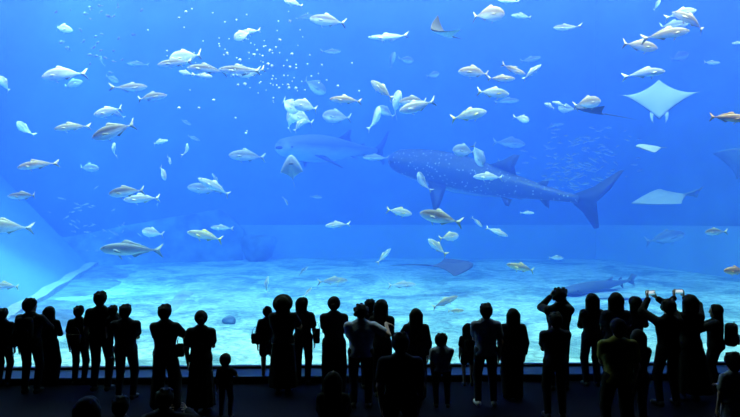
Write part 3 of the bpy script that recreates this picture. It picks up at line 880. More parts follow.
# ------------------------------------------------------------------ rays
def ray(name, M, top, bottom, label, span=1.0, length=.62, whip=.7, lobes=False, flap=0.12, sweep=.12, thick=.05, mouth=False, fr_=.42, re_=.58, pf=None, pr=None, fin=0.0):
    """disc with two wings: x forward, y span"""
    n, mth = 33, 15
    V, Fc = [], []
    def half(u):      # u -1..1 along the span: front and rear edge
        a = abs(u)
        front = length * (fr_ * (1 - a ** 1.7) - sweep * a ** 1.5)
        rear = length * (-re_ * (1 - a ** .62)) - length * sweep * 1.15 * a ** 1.2
        if pf: front = length * (fr_ * (1 - a) ** pf - sweep * a)
        if pr: rear = length * (-re_ * (1 - a) ** pr - sweep * a)
        if a > .985: rear = front - .004
        return front, rear
    def layer(sgn):
        base = len(V)
        for i in range(n):
            u = math.sin((i / (n - 1) - .5) * math.pi)
            fr, re = half(u)
            for j in range(mth):
                s = j / (mth - 1)
                x = fr + (re - fr) * s
                th_ = thick * (1 - abs(u)) ** .9 * (math.sin(math.pi * min(1, s * .94 + .06)) ** .7) + .0015
                z = sgn * th_ + flap * abs(u) ** 1.8
                V.append((x, u * span / 2, z))
        return base
    b0_ = layer(1); b1_ = layer(-1)
    def quads(b, flip):
        q_ = []
        for i in range(n - 1):
            for j in range(mth - 1):
                a = (b + i * mth + j, b + (i + 1) * mth + j, b + (i + 1) * mth + j + 1, b + i * mth + j + 1)
                q_.append(a[::-1] if flip else a)
        return q_
    up_f = quads(b0_, True); dn_f = quads(b1_, False)
    rim = []
    for i in range(n - 1):
        rim.append((b0_ + i * mth, b0_ + (i + 1) * mth, b1_ + (i + 1) * mth, b1_ + i * mth))
        rim.append((b0_ + i * mth + mth - 1, b1_ + i * mth + mth - 1, b1_ + (i + 1) * mth + mth - 1, b0_ + (i + 1) * mth + mth - 1))
    o = mesh_obj(name, V, up_f + rim + dn_f, top)
    o.data.materials.append(bottom)
    mi = [0] * len(up_f) + [0] * len(rim) + [1] * len(dn_f)
    o.data.polygons.foreach_set('material_index', mi)
    bm = bmesh.new(); bm.from_mesh(o.data); bmesh.ops.recalc_face_normals(bm, faces=bm.faces[:]); bm.to_mesh(o.data); bm.free()
    if whip:
        st = []
        for t in np.linspace(0, 1, 14):
            r = .014 * (1 - t) + .0025
            st.append((-length * .55 - whip * t, .04 * math.sin(t * 3), .012 + .02 * math.sin(t * 2), r, r))
        v_, f_ = loft(st, 8)
        mesh_obj('tail', v_, f_, top, o)
    if fin:
        v_, f_ = fin_mesh([(-length * re_ * .7, -.02), (-length * re_ * .7, .02), (-length * re_ - fin * .7, fin * .35), (-length * re_ - fin, fin * .55), (-length * re_ - fin * .85, 0), (-length * re_ - fin, -fin * .55), (-length * re_ - fin * .7, -fin * .35)], .008, lambda u, q_, t: (u, q_ * .5, q_ + t))
        mesh_obj('tail_fin', v_, f_, top, o)
    if lobes:
        for s in (1, -1):
            v_, f_ = loft([(length * .38, s * .085, 0, .028, .014), (length * .48, s * .092, -.005, .022, .014), (length * .58, s * .088, -.012, .014, .012), (length * .66, s * .075, -.018, .005, .006)], 8)
            mesh_obj('cephalic_lobe', v_, f_, bottom, o)
    if mouth:
        bm = box_bm((length * .16, -.09, -thick - .004), (length * .20, .09, -thick * .6), .006)
        bm_obj('mouth', bm, M_mouth, o)
    for s in (1, -1):
        eb = bmesh.new(); bmesh.ops.create_uvsphere(eb, u_segments=8, v_segments=6, radius=.012)
        bmesh.ops.translate(eb, verts=eb.verts[:], vec=(length * .32, s * .085, thick * .55 if not lobes else 0))
        bm_obj('eye', eb, M_eye, o, True)
    o.matrix_world = M
    return tag(o, label, 'ray')

M_rt = mat('ray_dark_back', (0.04, 0.05, 0.07), 0.6, noise=0.2, nscale=6)
M_rg = mat('ray_grey_back', (0.16, 0.22, 0.26), 0.6, noise=0.2, nscale=6)
M_rb = mat('ray_white_belly', (0.82, 0.86, 0.86), 0.6, noise=0.06, nscale=5)
M_rp = mat('ray_pale_back', (0.24, 0.29, 0.30), 0.6, noise=0.1, nscale=5)

def orient2(loc, nose, up, s):
    return orient(loc, nose, up, s)

# manta banking with its belly to the window, head down
M_rm = mat('manta_belly', (0.42, 0.47, 0.50), 0.6, noise=0.06, nscale=5)
d = 23.0
ray('manta_ray', orient(at(659, 97, d), Vector((-0.10, -0.25, -1)), Vector((0.34, 1, 0.02)), 76 * d / F), M_rt, M_rm,
    'manta ray banking head down with white belly to the window, below the white-bellied fish', lobes=True, length=.56, whip=0.0, flap=-.12, sweep=.0, fr_=.56, re_=.44, pf=1.7, pr=2.1)
d = 24.0
ray('ray', orient(at(664, 198, d), Vector((-1, -.15, -.16)), Vector((-.1, -.50, 1)), 38 * d / F), M_rp, M_rb,
    'broad pale ray gliding level with upturned tail fin, above the dark-backed fish', length=1.6, whip=0.0, flap=.03, fr_=.58, re_=.42, pf=.70, pr=1.2, fin=.40)
d = 15.6
ray('eagle_ray', orient(at(441, 33, d), Vector((-.8, -.6, .1)), Vector((.35, -.55, 1)), 42 * d / F), M_rt, M_rb,
    'small eagle ray flapping near the surface, dark wing up and white belly showing', length=.7, whip=.3, flap=.30)
d = 18.5
ray('eagle_ray', orient(at(589, 111, d), Vector((-1, -.30, .14)), Vector((0, -.35, 1)), 34 * d / F), M_rt, M_rt,
    'dark long-tailed ray with thin whip tail beneath the plump tan fish', length=1.0, whip=1.1, flap=.26)
d = 19.0
ray('ray', orient(at(646, 147, d), Vector((-1, -.2, .03)), Vector((0, -.50, 1)), 23 * d / F), M_rp, M_rb,
    'small flat pale ray alone in open blue below the manta', length=1.25, whip=.35, flap=-.05, thick=.09, fr_=.40, re_=.60, pf=.5, pr=.9)
p = at(455, 265, 22.5)
ray('stingray', orient(p, Vector((1, .10, .03)), Vector((0, -.34, 1)), 46 * (p.y - CAM.y) / F), M_rt, M_rt,
    'dark stingray gliding over the pale sand, long thin tail trailing left', length=.95, whip=.95, flap=-.04, thick=.06)
d = 24.5
ray('manta_ray', orient(at(742, 163, d), Vector((-.1, -.7, .8)), Vector((-.9, -.7, .2)), 60 * d / F), M_rg, M_rg,
    'dim dark manta half out of view at the tank edge below the orange-brown fish', length=.6, whip=0.0, flap=.1, lobes=True)
d = 18.5
ray('ray', orient(at(292, 168, d), Vector((-.05, -.25, .97)), Vector((.05, 1, .30)), 23 * d / F), M_rp, M_rm,
    'pale grey ray facing out with dark open mouth below the distant whale shark', length=1.15, whip=.3, flap=-.16, mouth=True, thick=.16, fr_=.5, re_=.5)
# ------------------------------------------------------------------ people: smooth bodies grown from tapered limbs
class Field:
    """union of tapered limbs on a grid, turned into one closed surface"""
    def __init__(self, res):
        self.res = res
        self.pr = []
        self.cuts = []
    def limb(self, a, b, ra, rb, k=.02, n=None, s=1.0):
        self.pr.append((np.array(a, float), np.array(b, float), ra, rb, k, None if n is None else np.array(n, float) / np.linalg.norm(n), s))
        return self
    def cut(self, p, n):
        self.cuts.append((np.array(p, float), np.array(n, float)))     # keeps the side the normal points away from
        return self
    def surface(self, extra=None, bounds=None):
        res = self.res
        lo = np.min([np.minimum(a, b) - max(ra, rb) for a, b, ra, rb, *_ in self.pr], 0) if self.pr else np.array(bounds[0])
        hi = np.max([np.maximum(a, b) + max(ra, rb) for a, b, ra, rb, *_ in self.pr], 0) if self.pr else np.array(bounds[1])
        if bounds is not None:
            lo = np.minimum(lo, bounds[0]); hi = np.maximum(hi, bounds[1])
        lo = lo - 3 * res; hi = hi + 3 * res
        n = np.ceil((hi - lo) / res).astype(int) + 1
        D = np.full(n, 1.0, np.float32)
        ax = [lo[i] + res * np.arange(n[i]) for i in range(3)]
        for a, b, ra, rb, k, nn, s in self.pr:
            m = max(ra, rb) + k + 2 * res
            i0 = np.maximum(0, np.floor((np.minimum(a, b) - m - lo) / res).astype(int))
            i1 = np.minimum(n, np.ceil((np.maximum(a, b) + m - lo) / res).astype(int) + 1)
            sl = tuple(slice(p, q_) for p, q_ in zip(i0, i1))
            X = ax[0][sl[0]][:, None, None]; Y = ax[1][sl[1]][None, :, None]; Z = ax[2][sl[2]][None, None, :]
            P = np.stack(np.broadcast_arrays(X - a[0], Y - a[1], Z - a[2]), -1)
            ab = b - a
            if nn is not None:
                P = P + nn * ((P @ nn)[..., None] * (1 / s - 1))
                ab = ab + nn * (ab @ nn) * (1 / s - 1)
            L2 = float(ab @ ab) + 1e-9
            t = np.clip((P @ ab) / L2, 0, 1)
            d = np.sqrt(((P - t[..., None] * ab) ** 2).sum(-1)) - (ra + (rb - ra) * t)
            if nn is not None: d = d * (0.45 + 0.55 * s)
            o = D[sl]
            h = np.clip(k - np.abs(o - d), 0, None)
            D[sl] = np.minimum(o, d) - h * h / (4 * k)
        if extra is not None:
            X = ax[0][:, None, None]; Y = ax[1][None, :, None]; Z = ax[2][None, None, :]
            for fn in extra:
                d = fn(X, Y, Z)
                k = .02
                h = np.clip(k - np.abs(D - d), 0, None)
                D = np.minimum(D, d) - h * h / (4 * k)
        for p, nn in self.cuts:
            X = ax[0][:, None, None]; Y = ax[1][None, :, None]; Z = ax[2][None, None, :]
            D = np.maximum(D, ((X - p[0]) * nn[0] + (Y - p[1]) * nn[1] + (Z - p[2]) * nn[2]))
        return nets(D.astype(np.float32), lo, res)

def nets(D, lo, res):
    """surface of the zero level, one vertex per crossed cell"""
    I = D < 0
    c = [I[i:I.shape[0] - 1 + i, j:I.shape[1] - 1 + j, k:I.shape[2] - 1 + k] for i in (0, 1) for j in (0, 1) for k in (0, 1)]
    allin = np.logical_and.reduce(c); anyin = np.logical_or.reduce(c)
    cell = anyin & ~allin
    idx = np.argwhere(cell)
    num = np.full(cell.shape, -1, np.int64)
    num[cell] = np.arange(len(idx))
    acc = np.zeros((len(idx), 3)); cnt = np.zeros(len(idx))
    corner = [(i, j, k) for i in (0, 1) for j in (0, 1) for k in (0, 1)]
    for a in corner:
        for axis in range(3):
            if a[axis]: continue
            b = list(a); b[axis] = 1
            va = D[idx[:, 0] + a[0], idx[:, 1] + a[1], idx[:, 2] + a[2]]
            vb = D[idx[:, 0] + b[0], idx[:, 1] + b[1], idx[:, 2] + b[2]]
            cr = (va < 0) != (vb < 0)
            t = np.where(cr, va / np.where(cr, va - vb, 1), 0)
            p = np.zeros((len(idx), 3)) + np.array(a)
            p[:, axis] += t
            acc[cr] += p[cr]; cnt[cr] += 1
    V = lo + (idx + acc / cnt[:, None]) * res
    F_ = []
    for axis in range(3):
        u, v_ = (axis + 1) % 3, (axis + 2) % 3
        sl0 = [slice(None)] * 3; sl1 = [slice(None)] * 3
        sl0[axis] = slice(0, -1); sl1[axis] = slice(1, None)
        A = I[tuple(sl0)]; B = I[tuple(sl1)]
        E = np.argwhere(A != B)
        ok = (E[:, u] > 0) & (E[:, v_] > 0) & (E[:, u] < I.shape[u] - 1) & (E[:, v_] < I.shape[v_] - 1)
        E = E[ok]
        ins = I[E[:, 0], E[:, 1], E[:, 2]]
        q_ = []
        for du, dv in ((1, 1), (0, 1), (0, 0), (1, 0)):
            e = E.copy(); e[:, u] -= du; e[:, v_] -= dv
            q_.append(num[e[:, 0], e[:, 1], e[:, 2]])
        q_ = np.stack(q_, 1)
        q_[~ins] = q_[~ins][:, ::-1]
        F_.append(q_)
    return V, np.concatenate(F_)

def V3(*a): return np.array(a, float)
def rotm(axis, deg): return np.array(Matrix.Rotation(R(deg), 3, axis))

def two_bone(a, target, l1, l2, pole):
    a = np.array(a, float); t = np.array(target, float)
    d = t - a; L = np.linalg.norm(d)
    if L > (l1 + l2) * .995:
        t = a + d / L * (l1 + l2) * .995; d = t - a; L = np.linalg.norm(d)
    u = d / L
    x = (l1 ** 2 - l2 ** 2 + L ** 2) / (2 * L)
    h = math.sqrt(max(0, l1 ** 2 - x ** 2))
    p = np.array(pole, float); p = p - u * (p @ u); p = p / (np.linalg.norm(p) + 1e-9)
    return a + u * x + p * h, t

SKIN = [mat('skin_light', (0.42, 0.27, 0.20), 0.55), mat('skin_warm', (0.36, 0.22, 0.15), 0.55)]
HAIR = [mat('black_hair', (0.006, 0.005, 0.005), 0.75, 0.1), mat('dark_brown_hair', (0.014, 0.010, 0.007), 0.75, 0.1)]
_cm = {}
def cloth(color):
    if color not in _cm:
        _cm[color] = mat('cloth_%d' % len(_cm), color, 0.9, 0.1, noise=0.15, nscale=25, bump=0.25)
    return _cm[color]
M_pupil = mat('dark_iris', (0.02, 0.015, 0.012), 0.2)
M_shoe_d = mat('dark_shoe', (0.015, 0.015, 0.018), 0.6)
M_shoe_w = mat('white_shoe', (0.55, 0.55, 0.55), 0.7)

ARMS = {  # wrist target (as for the person's right hand, x > 0), elbow pole, hand direction (None: along the forearm)
    'down': ((.23, .03, .83), (.5, -.8, 0), None),
    'bag': ((.25, .05, .88), (.6, -.6, 0), None),
    'fold': ((-.07, .20, 1.16), (.9, -.1, -.5), (-.9, .15, .2)),
    'front': ((.08, .26, 1.10), (.9, -.2, -.3), (-.5, .6, .3)),
    'hold': ((.05, .24, 1.25), (.9, -.1, -.5), (-.6, .4, .5)),
    'akimbo': ((.19, .05, 1.05), (1, -.35, .1), (-.5, .5, -.6)),
    'phone': ((.075, .36, 1.72), (.9, .2, -.3), (-.25, .25, .9)),
    'phone_hi': ((.08, .30, 1.80), (.9, .1, -.1), (-.3, .2, .9)),
    'camera': ((.09, .20, 1.55), (.62, .1, -.9), (-.35, .35, .85)),
    'chin': ((.07, .20, 1.42), (.6, .1, -.8), (-.4, .2, .9)),
    'around': ((.42, .10, 1.38), (.3, -.6, -.6), (.9, .3, -.2)),
    'pocket': ((.20, .10, .92), (.8, -.7, 0), (-.3, .5, -.8)),
    'knee': ((.16, .42, .55), (.8, .1, -.4), None),
    'kneehi': ((.14, .40, .52), (.7, .2, -.5), (-.3, .8, 0)),
    'up': ((.26, .20, 1.72), (.9, 0, -.1), (-.2, .1, 1)),
}

def person(px, ytop, d, label, H=None, yaw=0, sex='m', hair='short', top=(.02, .02, .025), low=(.012, .012, .016), sleeve='short', bottom='trousers',
           arms=('down', 'down'), lean=0, turn=0, nod=0, stance=.10, stride=0.0, pose='stand', shoes='d', child=0.0, build=1.0, skin=0, hairm=0, hat=None,
           skirt=(.80, .30), raise_=None, group=None, tilt=0):
    """px, ytop: crown of the head in the photograph; d: distance; H: standing height (None: from the picture)"""
    crown = at(px, ytop, d)
    low_z = {'floor': .14, 'crouch': .42, 'bench': .52}.get(pose, .92) - .92
    if H is None: H = crown.z / (1.72 + low_z) * 1.70
    k = H / 1.70
    hs = 1.07 + .42 * child                         # children carry larger heads
    fem = sex == 'f'
    sw = (.158 if fem else .180) * build * (1 - .08 * child)
    hipw = .088 * build
    res = .0105 / max(k, .5) if k < 1 else .0105
    # --- skeleton, in the frame of a 1.70 m figure facing +y
    drop = 0.0
    hipz = .92
    if pose == 'floor': hipz = .14
    if pose == 'crouch': hipz = .42
    if pose == 'bench': hipz = .52
    Lz = hipz - .92
    Rl = rotm('X', -lean) @ rotm('Y', tilt)
    hipc = V3(0, 0, hipz)
    def T(p): return hipc + Rl @ (np.array(p, float) + V3(0, 0, Lz) - hipc)
    def Tv(v_): return Rl @ np.array(v_, float)
    fwd = Tv((0, 1, 0))
    B = Field(res)
    hz = 1.445 - .10 * child   # neck base
    shz = 1.35 - .09 * child
    tors = [((0, 0, .95), (0, .01, 1.08), .135 * build * (1.05 if fem else 1), .118 * build * (.92 if fem else 1.04), .72),
            ((0, .01, 1.08), (0, .015, 1.26), .118 * build * (.92 if fem else 1.04), .142 * build * (.93 if fem else 1.06), .70),
            ((-.06 * build, .0, shz - .12), (.06 * build, .0, shz - .12), .125 * build, .125 * build, .74),
            ((-sw * .84, -.005, shz - .025), (sw * .84, -.005, shz - .025), .050, .050, .95),
            ((0, -.012, hz - .028), (-sw * .72, -.008, shz + .004), .056, .044, .9), ((0, -.012, hz - .028), (sw * .72, -.008, shz + .004), .056, .044, .9)]
    for a, b, ra, rb, s in tors: B.limb(T(a), T(b), ra, rb, .05, fwd, s)
    if fem and child < .4:
        for sx in (-1, 1): B.limb(T((sx * .065, .075, 1.235)), T((sx * .068, .085, 1.225)), .055, .05, .04)
    B.limb(T((-.06, -.03, .92)), T((.06, -.03, .92)), .105 * build, .105 * build, .05, fwd, .9)
    # neck and head
    B.limb(T((0, -.015, shz + .01)), T((0, .0, hz + .08)), .062 if not fem else .052, .056 if not fem else .047, .03)
    hc = T((0, 0, hz + .02))
    Rh = Rl @ rotm('Z', turn) @ rotm('X', -nod)
    def Hd(p): return hc + Rh @ (np.array(p, float) * hs)
    hx = Rh @ V3(1, 0, 0)
    r_ = hs
    B.limb(Hd((0, -.022, .125)), Hd((0, .012, .125)), .094 * r_, .090 * r_, .02, hx, .84)
    B.limb(Hd((0, .025, .09)), Hd((0, .052, .025)), .068 * r_, .040 * r_, .03, hx, .9)
    B.limb(Hd((0, .085, .115)), Hd((0, .106, .082)), .010 * r_, .015 * r_, .012)          # nose
    B.limb(Hd((-.018, .083, .048)), Hd((.018, .083, .048)), .010 * r_, .010 * r_, .010)    # lips
    B.limb(Hd((-.03, .078, .128)), Hd((.03, .078, .128)), .012 * r_, .012 * r_, .015)      # brow
    for sx in (-1, 1):
        B.limb(Hd((sx * .078, -.008, .118)), Hd((sx * .083, -.012, .075)), .019 * r_, .012 * r_, .010, hx, .45)   # ears
    # legs
    legs = []
    for sx in (-1, 1):
        hip = V3(sx * hipw, 0, hipz)
        if pose == 'stand':
            ank = V3(sx * stance, sx * stride, .085)
            pole = (sx * .15, 1, 0)
        elif pose == 'floor':
            ank = V3(sx * .16, .42, .085); pole = (sx * .4, .2, 1)
        elif pose == 'crouch':
            ank = V3(sx * .15, .10, .085); pole = (sx * .35, 1, .2)
        else:
            ank = V3(sx * .12, .40, .085); pole = (sx * .1, 1, .4)
        knee, ank = two_bone(hip, ank, .435, .425, pole)
        legs.append((hip, knee, ank, sx))
        B.limb(hip, knee, .086 * build, .056, .03)
        B.limb(knee, ank, .054, .036, .02)
        B.limb(knee + (ank - knee) * .12 + V3(0, -.018, 0), knee + (ank - knee) * .45 + V3(0, -.015, 0), .046, .038, .03)
        toe = ank + V3(sx * .025, .155, -.055); heel = ank + V3(0, -.045, -.045)
        B.limb(heel, toe, .036, .028, .02)
        B.limb(ank, heel * .3 + toe * .7, .034, .026, .02)
    B.cut((0, 0, .006), (0, 0, -1))
    # arms
    arm_pts = []
    for sx, an in ((-1, arms[0]), (1, arms[1])):
        sh = T((sx * sw, -.005, shz))
        spec = ARMS[an] if isinstance(an, str) else an
        tg, pole, hd = spec
        m = V3(sx, 1, 1)
        if pose in ('floor', 'crouch', 'bench') and isinstance(an, str) and an in ('knee', 'kneehi'):
            tgw = V3(*tg) * m
        else:
            tgw = T(V3(*tg) * m - V3(0, 0, (1.35 - shz) * .8))
        el, wr = two_bone(sh, tgw, .285 - .02 * child, .25 - .02 * child, Tv(V3(*pole) * m))
        hv = (wr - el) / np.linalg.norm(wr - el) if hd is None else Tv(V3(*hd) * m)
        hv = hv / np.linalg.norm(hv)
        arm_pts.append((sh, el, wr, sx, hv))
        B.limb(sh, el, .050 * build, .040 * build, .03)
        B.limb(el, wr, .040 * build, .027, .02)
        # hand: palm, four bent fingers, thumb
        side = np.cross(hv, Tv((sx * 1.0, 0, 0)) if abs(hv @ Tv((1, 0, 0))) < .8 else Tv((0, 0, 1))); side /= np.linalg.norm(side)   # palm width direction
        nrm = np.cross(side, hv); nrm /= np.linalg.norm(nrm)
        if nrm @ (T((0, .25, 1.1)) - wr) < 0: nrm = -nrm                                                # palm side
        hsz = (.95 if fem else 1.0)
        for w_ in (-.026, 0, .026):
            B.limb(wr + hv * .012, wr + hv * .082 * hsz + side * w_, .020, .0145, .012, nrm, .75)
        up_s = 1 if side @ fwd > 0 else -1
        for fi, (off, ln) in enumerate(((-.036, .060), (-.0125, .076), (.0125, .082), (.036, .072))):
            o_ = off * up_s
            p0_ = wr + hv * .080 * hsz + side * o_
            spread = side * o_ * .35
            p1_ = p0_ + (hv * .52 + nrm * .10) * ln + spread
            p2_ = p1_ + (hv * .34 + nrm * .30) * ln + spread * .3
            B.limb(p0_, p1_, .0095, .0088, .004)
            B.limb(p1_, p2_, .0088, .0075, .004)
        t0 = wr + hv * .025 + side * .026 * up_s
        t1 = t0 + hv * .034 + side * .028 * up_s + nrm * .012
        t2 = t1 + hv * .030 + side * .008 * up_s + nrm * .012
        B.limb(t0, t1, .014, .0115, .008)
        B.limb(t1, t2, .0115, .009, .005)
    v, f = B.surface()
    body = mesh_obj('person', v * k, f, SKIN[skin])
    body.location = Vector((crown.x, crown.y, 0))
    body.rotation_euler = (0, 0, R(yaw))
    # shift so that the crown sits at its pixel
    hp = Vector(Hd((0, -.01, .21)) * k)
    hpw = Matrix.Rotation(R(yaw), 3, 'Z') @ hp
    body.location.x -= hpw.x
    body.location.y -= hpw.y
    tag(body, label, 'person', group)
    # eyes
    for sx in (-1, 1):
        eb = bmesh.new(); bmesh.ops.create_uvsphere(eb, u_segments=10, v_segments=8, radius=.012 * hs * k)
        c_ = Hd((sx * .031, .080, .108)) * k
        bmesh.ops.translate(eb, verts=eb.verts[:], vec=c_)
        bm_obj('eye', eb, M_pupil, body, True)
    # --- hair
    A = Field(res)
    A.limb(Hd((0, -.028, .128)), Hd((0, .008, .134)), .112 * r_, .103 * r_, .02, hx, .92)
    hcut = Rh @ V3(0, .75, -.66); hcut /= np.linalg.norm(hcut)
    if hair in ('short', 'crop'):
        A.limb(Hd((0, -.062, .075)), Hd((0, -.050, .035)), .066 * r_, .048 * r_, .03, hx, 1.2)
        if hair == 'short':
            for i in range(9):
                a = i * 2.4; ph = .35 + .9 * ((i * 4) % 9) / 9
                e0 = V3(.098 * math.sin(ph) * math.cos(a), -.015 + .112 * math.sin(ph) * math.sin(a), .130 + .108 * math.cos(ph))
                A.limb(Hd(e0), Hd(e0 + V3(.012 * math.cos(a + 1), .012 * math.sin(a + 1), .006)), .022 * r_, .014 * r_, .02)
        A.cut(Hd((0, .045, .105)), hcut)
    elif hair == 'curly':
        for i in range(26):
            a = i * 2.4; zz = .06 + .16 * ((i * 7) % 26) / 26
            rr = .085 if zz < .17 else .05
            A.limb(Hd((rr * math.cos(a), -.02 + rr * math.sin(a), zz)), Hd((rr * 1.15 * math.cos(a + .2), -.02 + rr * 1.15 * math.sin(a + .2), zz + .015)), .030 * r_, .026 * r_, .01)
        A.cut(Hd((0, .045, .105)), hcut)
    elif hair in ('long', 'long2', 'bob'):
        end = {'long': -.20, 'long2': -.36, 'bob': -.035}[hair]
        for sx in (-.055, -.02, .02, .055):
            e = Hd((sx * 1.15, -.075 - (.02 if end < -.1 else 0), end + abs(sx) * .6))
            A.limb(Hd((sx, -.055, .11)), e, .066 * r_, .042 * r_, .03)
        for sx in (-1, 1):
            A.limb(Hd((sx * .07, -.01, .11)), Hd((sx * .086, -.02, max(end, -.09))), .044 * r_, .034 * r_, .03)
        A.cut(Hd((0, .058, .12)), Rh @ V3(0, .97, -.25))
    elif hair == 'pony':
        A.limb(Hd((0, -.10, .13)), Hd((0, -.135, .10)), .030 * r_, .036 * r_, .01)
        A.limb(Hd((0, -.135, .10)), Hd((.01, -.13, -.05)), .036 * r_, .014 * r_, .02)
        A.limb(Hd((0, -.055, .07)), Hd((0, -.045, .045)), .055 * r_, .045 * r_, .03)
        A.cut(Hd((0, .045, .105)), hcut)
    elif hair == 'bun':
        A.limb(Hd((0, -.085, .20)), Hd((0, -.10, .215)), .045 * r_, .042 * r_, .01)
        A.limb(Hd((0, -.055, .07)), Hd((0, -.045, .045)), .055 * r_, .045 * r_, .03)
        A.cut(Hd((0, .045, .105)), hcut)
    v, f = A.surface()
    mesh_obj('hair', v * k, f, HAIR[hairm], body)
    if hat:
        if hat == 'brim':        # broad hat pushed back: crown and wide brim
            st = []
            N_ = 40
            prof_ = [(0, .235), (.06, .232), (.095, .205), (.105, .15), (.112, .135), (.165, .128), (.168, .122), (.11, .125), (.0, .13)]
            vs, fs = [], []
            Rb = rotm('X', 62)
            for rr, zz in prof_:
                for i in range(N_):
                    a = 2 * math.pi * i / N_
                    q_ = Rb @ V3(rr * math.cos(a), rr * math.sin(a), zz - .12) + V3(0, -.045, .12)
                    vs.append(Hd(q_) * k)
            for i in range(len(prof_) - 1):
                for j in range(N_):
                    fs.append((i * N_ + j, i * N_ + (j + 1) % N_, (i + 1) * N_ + (j + 1) % N_, (i + 1) * N_ + j))
            mesh_obj('hat', vs, fs, cloth((.02, .018, .016)), body)
        else:                    # cap with a peak
            Cf = Field(res)
            Cf.limb(Hd((0, -.022, .142)), Hd((0, .012, .142)), .106 * r_, .102 * r_, .02, hx, .88)
            Cf.limb(Hd((-.03, .10, .13)), Hd((.03, .10, .13)), .045 * r_, .045 * r_, .02, Rh @ V3(0, .2, 1), .2)
            Cf.cut(Hd((0, 0, .125)), Rh @ V3(0, -.15, -1))
            v, f = Cf.surface()
            mesh_obj('cap', v * k, f, cloth(hat), body)
    # --- clothes
    G = Field(res * 1.15)
    e = .016
    for a, b, ra, rb, s in tors: G.limb(T(a), T(b), ra + e, rb + e, .05, fwd, min(1, s + .05))
    if fem and child < .4:
        for sx in (-1, 1): G.limb(T((sx * .065, .075, 1.235)), T((sx * .068, .085, 1.225)), .055 + e, .05 + e, .05)
    G.limb(T((-.06, -.03, .90)), T((.06, -.03, .90)), .105 * build + e, .105 * build + e, .05, fwd, .95)
    dr = (.128 if fem else .148) * build
    G.limb(T((0, .0, 1.20)), T((0, -.005, .90)), dr + e * .6, dr + e * (1.0 if fem else .6), .05, fwd, .80)
    for sh, el, wr, sx, hv in arm_pts:
        if sleeve == 'none': continue
        if sleeve == 'short':
            q_ = sh + (el - sh) * .62
            G.limb(sh, q_, .050 * build + e + .004, .046 * build + e + .010, .03)
            n_ = (el - sh) / np.linalg.norm(el - sh)
        else:
            G.limb(sh, el, .050 * build + e + .006, .041 * build + e + .006, .03)
            G.limb(el, el + (wr - el) * .93, .041 * build + e + .006, .028 + e + .004, .02)
    hem = .845 if bottom != 'dress' else .90
    hemp = T((0, 0, hem))
    G.cut(hemp, Tv((0, 0, -1)))
    v, f = G.surface()
    mesh_obj('shirt' if bottom != 'dress' else 'bodice', v * k, f, cloth(top), body)
    G = Field(res * 1.15)
    def cone_skirt(z0, z1, r0, r1, ripple, yshift=0.0, xshift=0.0):
        def fn(X, Y, Z):
            t = np.clip((z0 - Z) / (z0 - z1), 0, 1)
            cx = xshift * t; cy = yshift * t - .01
            rx = r0 + (r1 - r0) * t ** .8; ry = rx * (.74 + .14 * t)
            an = np.arctan2(Y - cy, X - cx)
            rx = rx * (1 + ripple * t * np.sin(an * 9 + 2 * np.sin(an * 2)))
            d_ = (np.sqrt(((X - cx) / rx) ** 2 + ((Y - cy) / ry) ** 2) - 1) * np.minimum(rx, ry)
            return np.maximum(d_, np.maximum(Z - z0, z1 - Z))
        return fn
    if bottom in ('skirt', 'dress') and pose == 'stand':
        ln, wd = skirt[:2]
        z1 = max(.10, .98 - ln)
        sh_ = skirt[2] if len(skirt) > 2 else 0
        v, f = G.surface([cone_skirt(1.0, z1, .150 * build, wd, .05, 0, sh_)], (V3(-wd * 1.2 - abs(sh_), -wd * 1.2, z1), V3(wd * 1.2 + abs(sh_), wd * 1.2, 1.0)))
        mesh_obj('skirt', v * k, f, cloth(low if bottom == 'skirt' else top), body)
    else:
        G.limb(V3(-.06, -.02, hipz + .0), V3(.06, -.02, hipz + .0), .112 * build + e, .112 * build + e, .04, V3(0, 1, 0), .92)
        G.limb(V3(-.05, 0, hipz + .07), V3(.05, 0, hipz + .07), .10 * build, .10 * build, .04, V3(0, 1, 0), .9)
        wide = .03 if bottom == 'wide' else 0.0
        for hip, knee, ank, sx in legs:
            if bottom == 'shorts':
                G.limb(hip, hip + (knee - hip) * .62, .086 * build + e, .078 * build + e + .01, .03)
            else:
                G.limb(hip, knee, .086 * build + e, .060 + e + wide, .03)
                G.limb(knee, knee + (ank - knee) * .97, .060 + e + wide, .042 + e + wide * 1.6, .02)
        G.cut((0, 0, .03), (0, 0, -1))
        v, f = G.surface()
        mesh_obj('trousers' if bottom != 'shorts' else 'shorts', v * k, f, cloth(low), body)
    for hip, knee, ank, sx in legs:
        G = Field(res)
        toe = ank + V3(sx * .025, .165, -.055); heel = ank + V3(0, -.05, -.045)
        G.limb(heel, toe, .044, .038, .02).limb(ank + V3(0, -.01, -.01), heel * .3 + toe * .7, .044, .036, .02)
        G.cut((0, 0, .0), (0, 0, -1)).cut((0, 0, ank[2] + .02), (0, 0, 1))
        v, f = G.surface()
        mesh_obj('shoe', v * k, f, M_shoe_w if shoes == 'w' else M_shoe_d, body)
    body['pt'] = 0
    del body['pt']
    info = dict(o=body, k=k, T=lambda p: body.location + Matrix.Rotation(R(yaw), 3, 'Z') @ Vector(T(p) * k),
                wr=[body.location + Matrix.Rotation(R(yaw), 3, 'Z') @ Vector(a[2] * k) for a in arm_pts],
                hv=[Matrix.Rotation(R(yaw), 3, 'Z') @ Vector(a[4]) for a in arm_pts], yaw=yaw,
                head=lambda p: body.location + Matrix.Rotation(R(yaw), 3, 'Z') @ Vector(Hd(p) * k), lean=lean)
    return info

def placed(name, geo_bm, m, loc, rot, parent=None):
    o = bm_obj(name, geo_bm, m, parent)
    o.location = loc
    o.rotation_euler = rot
    return o

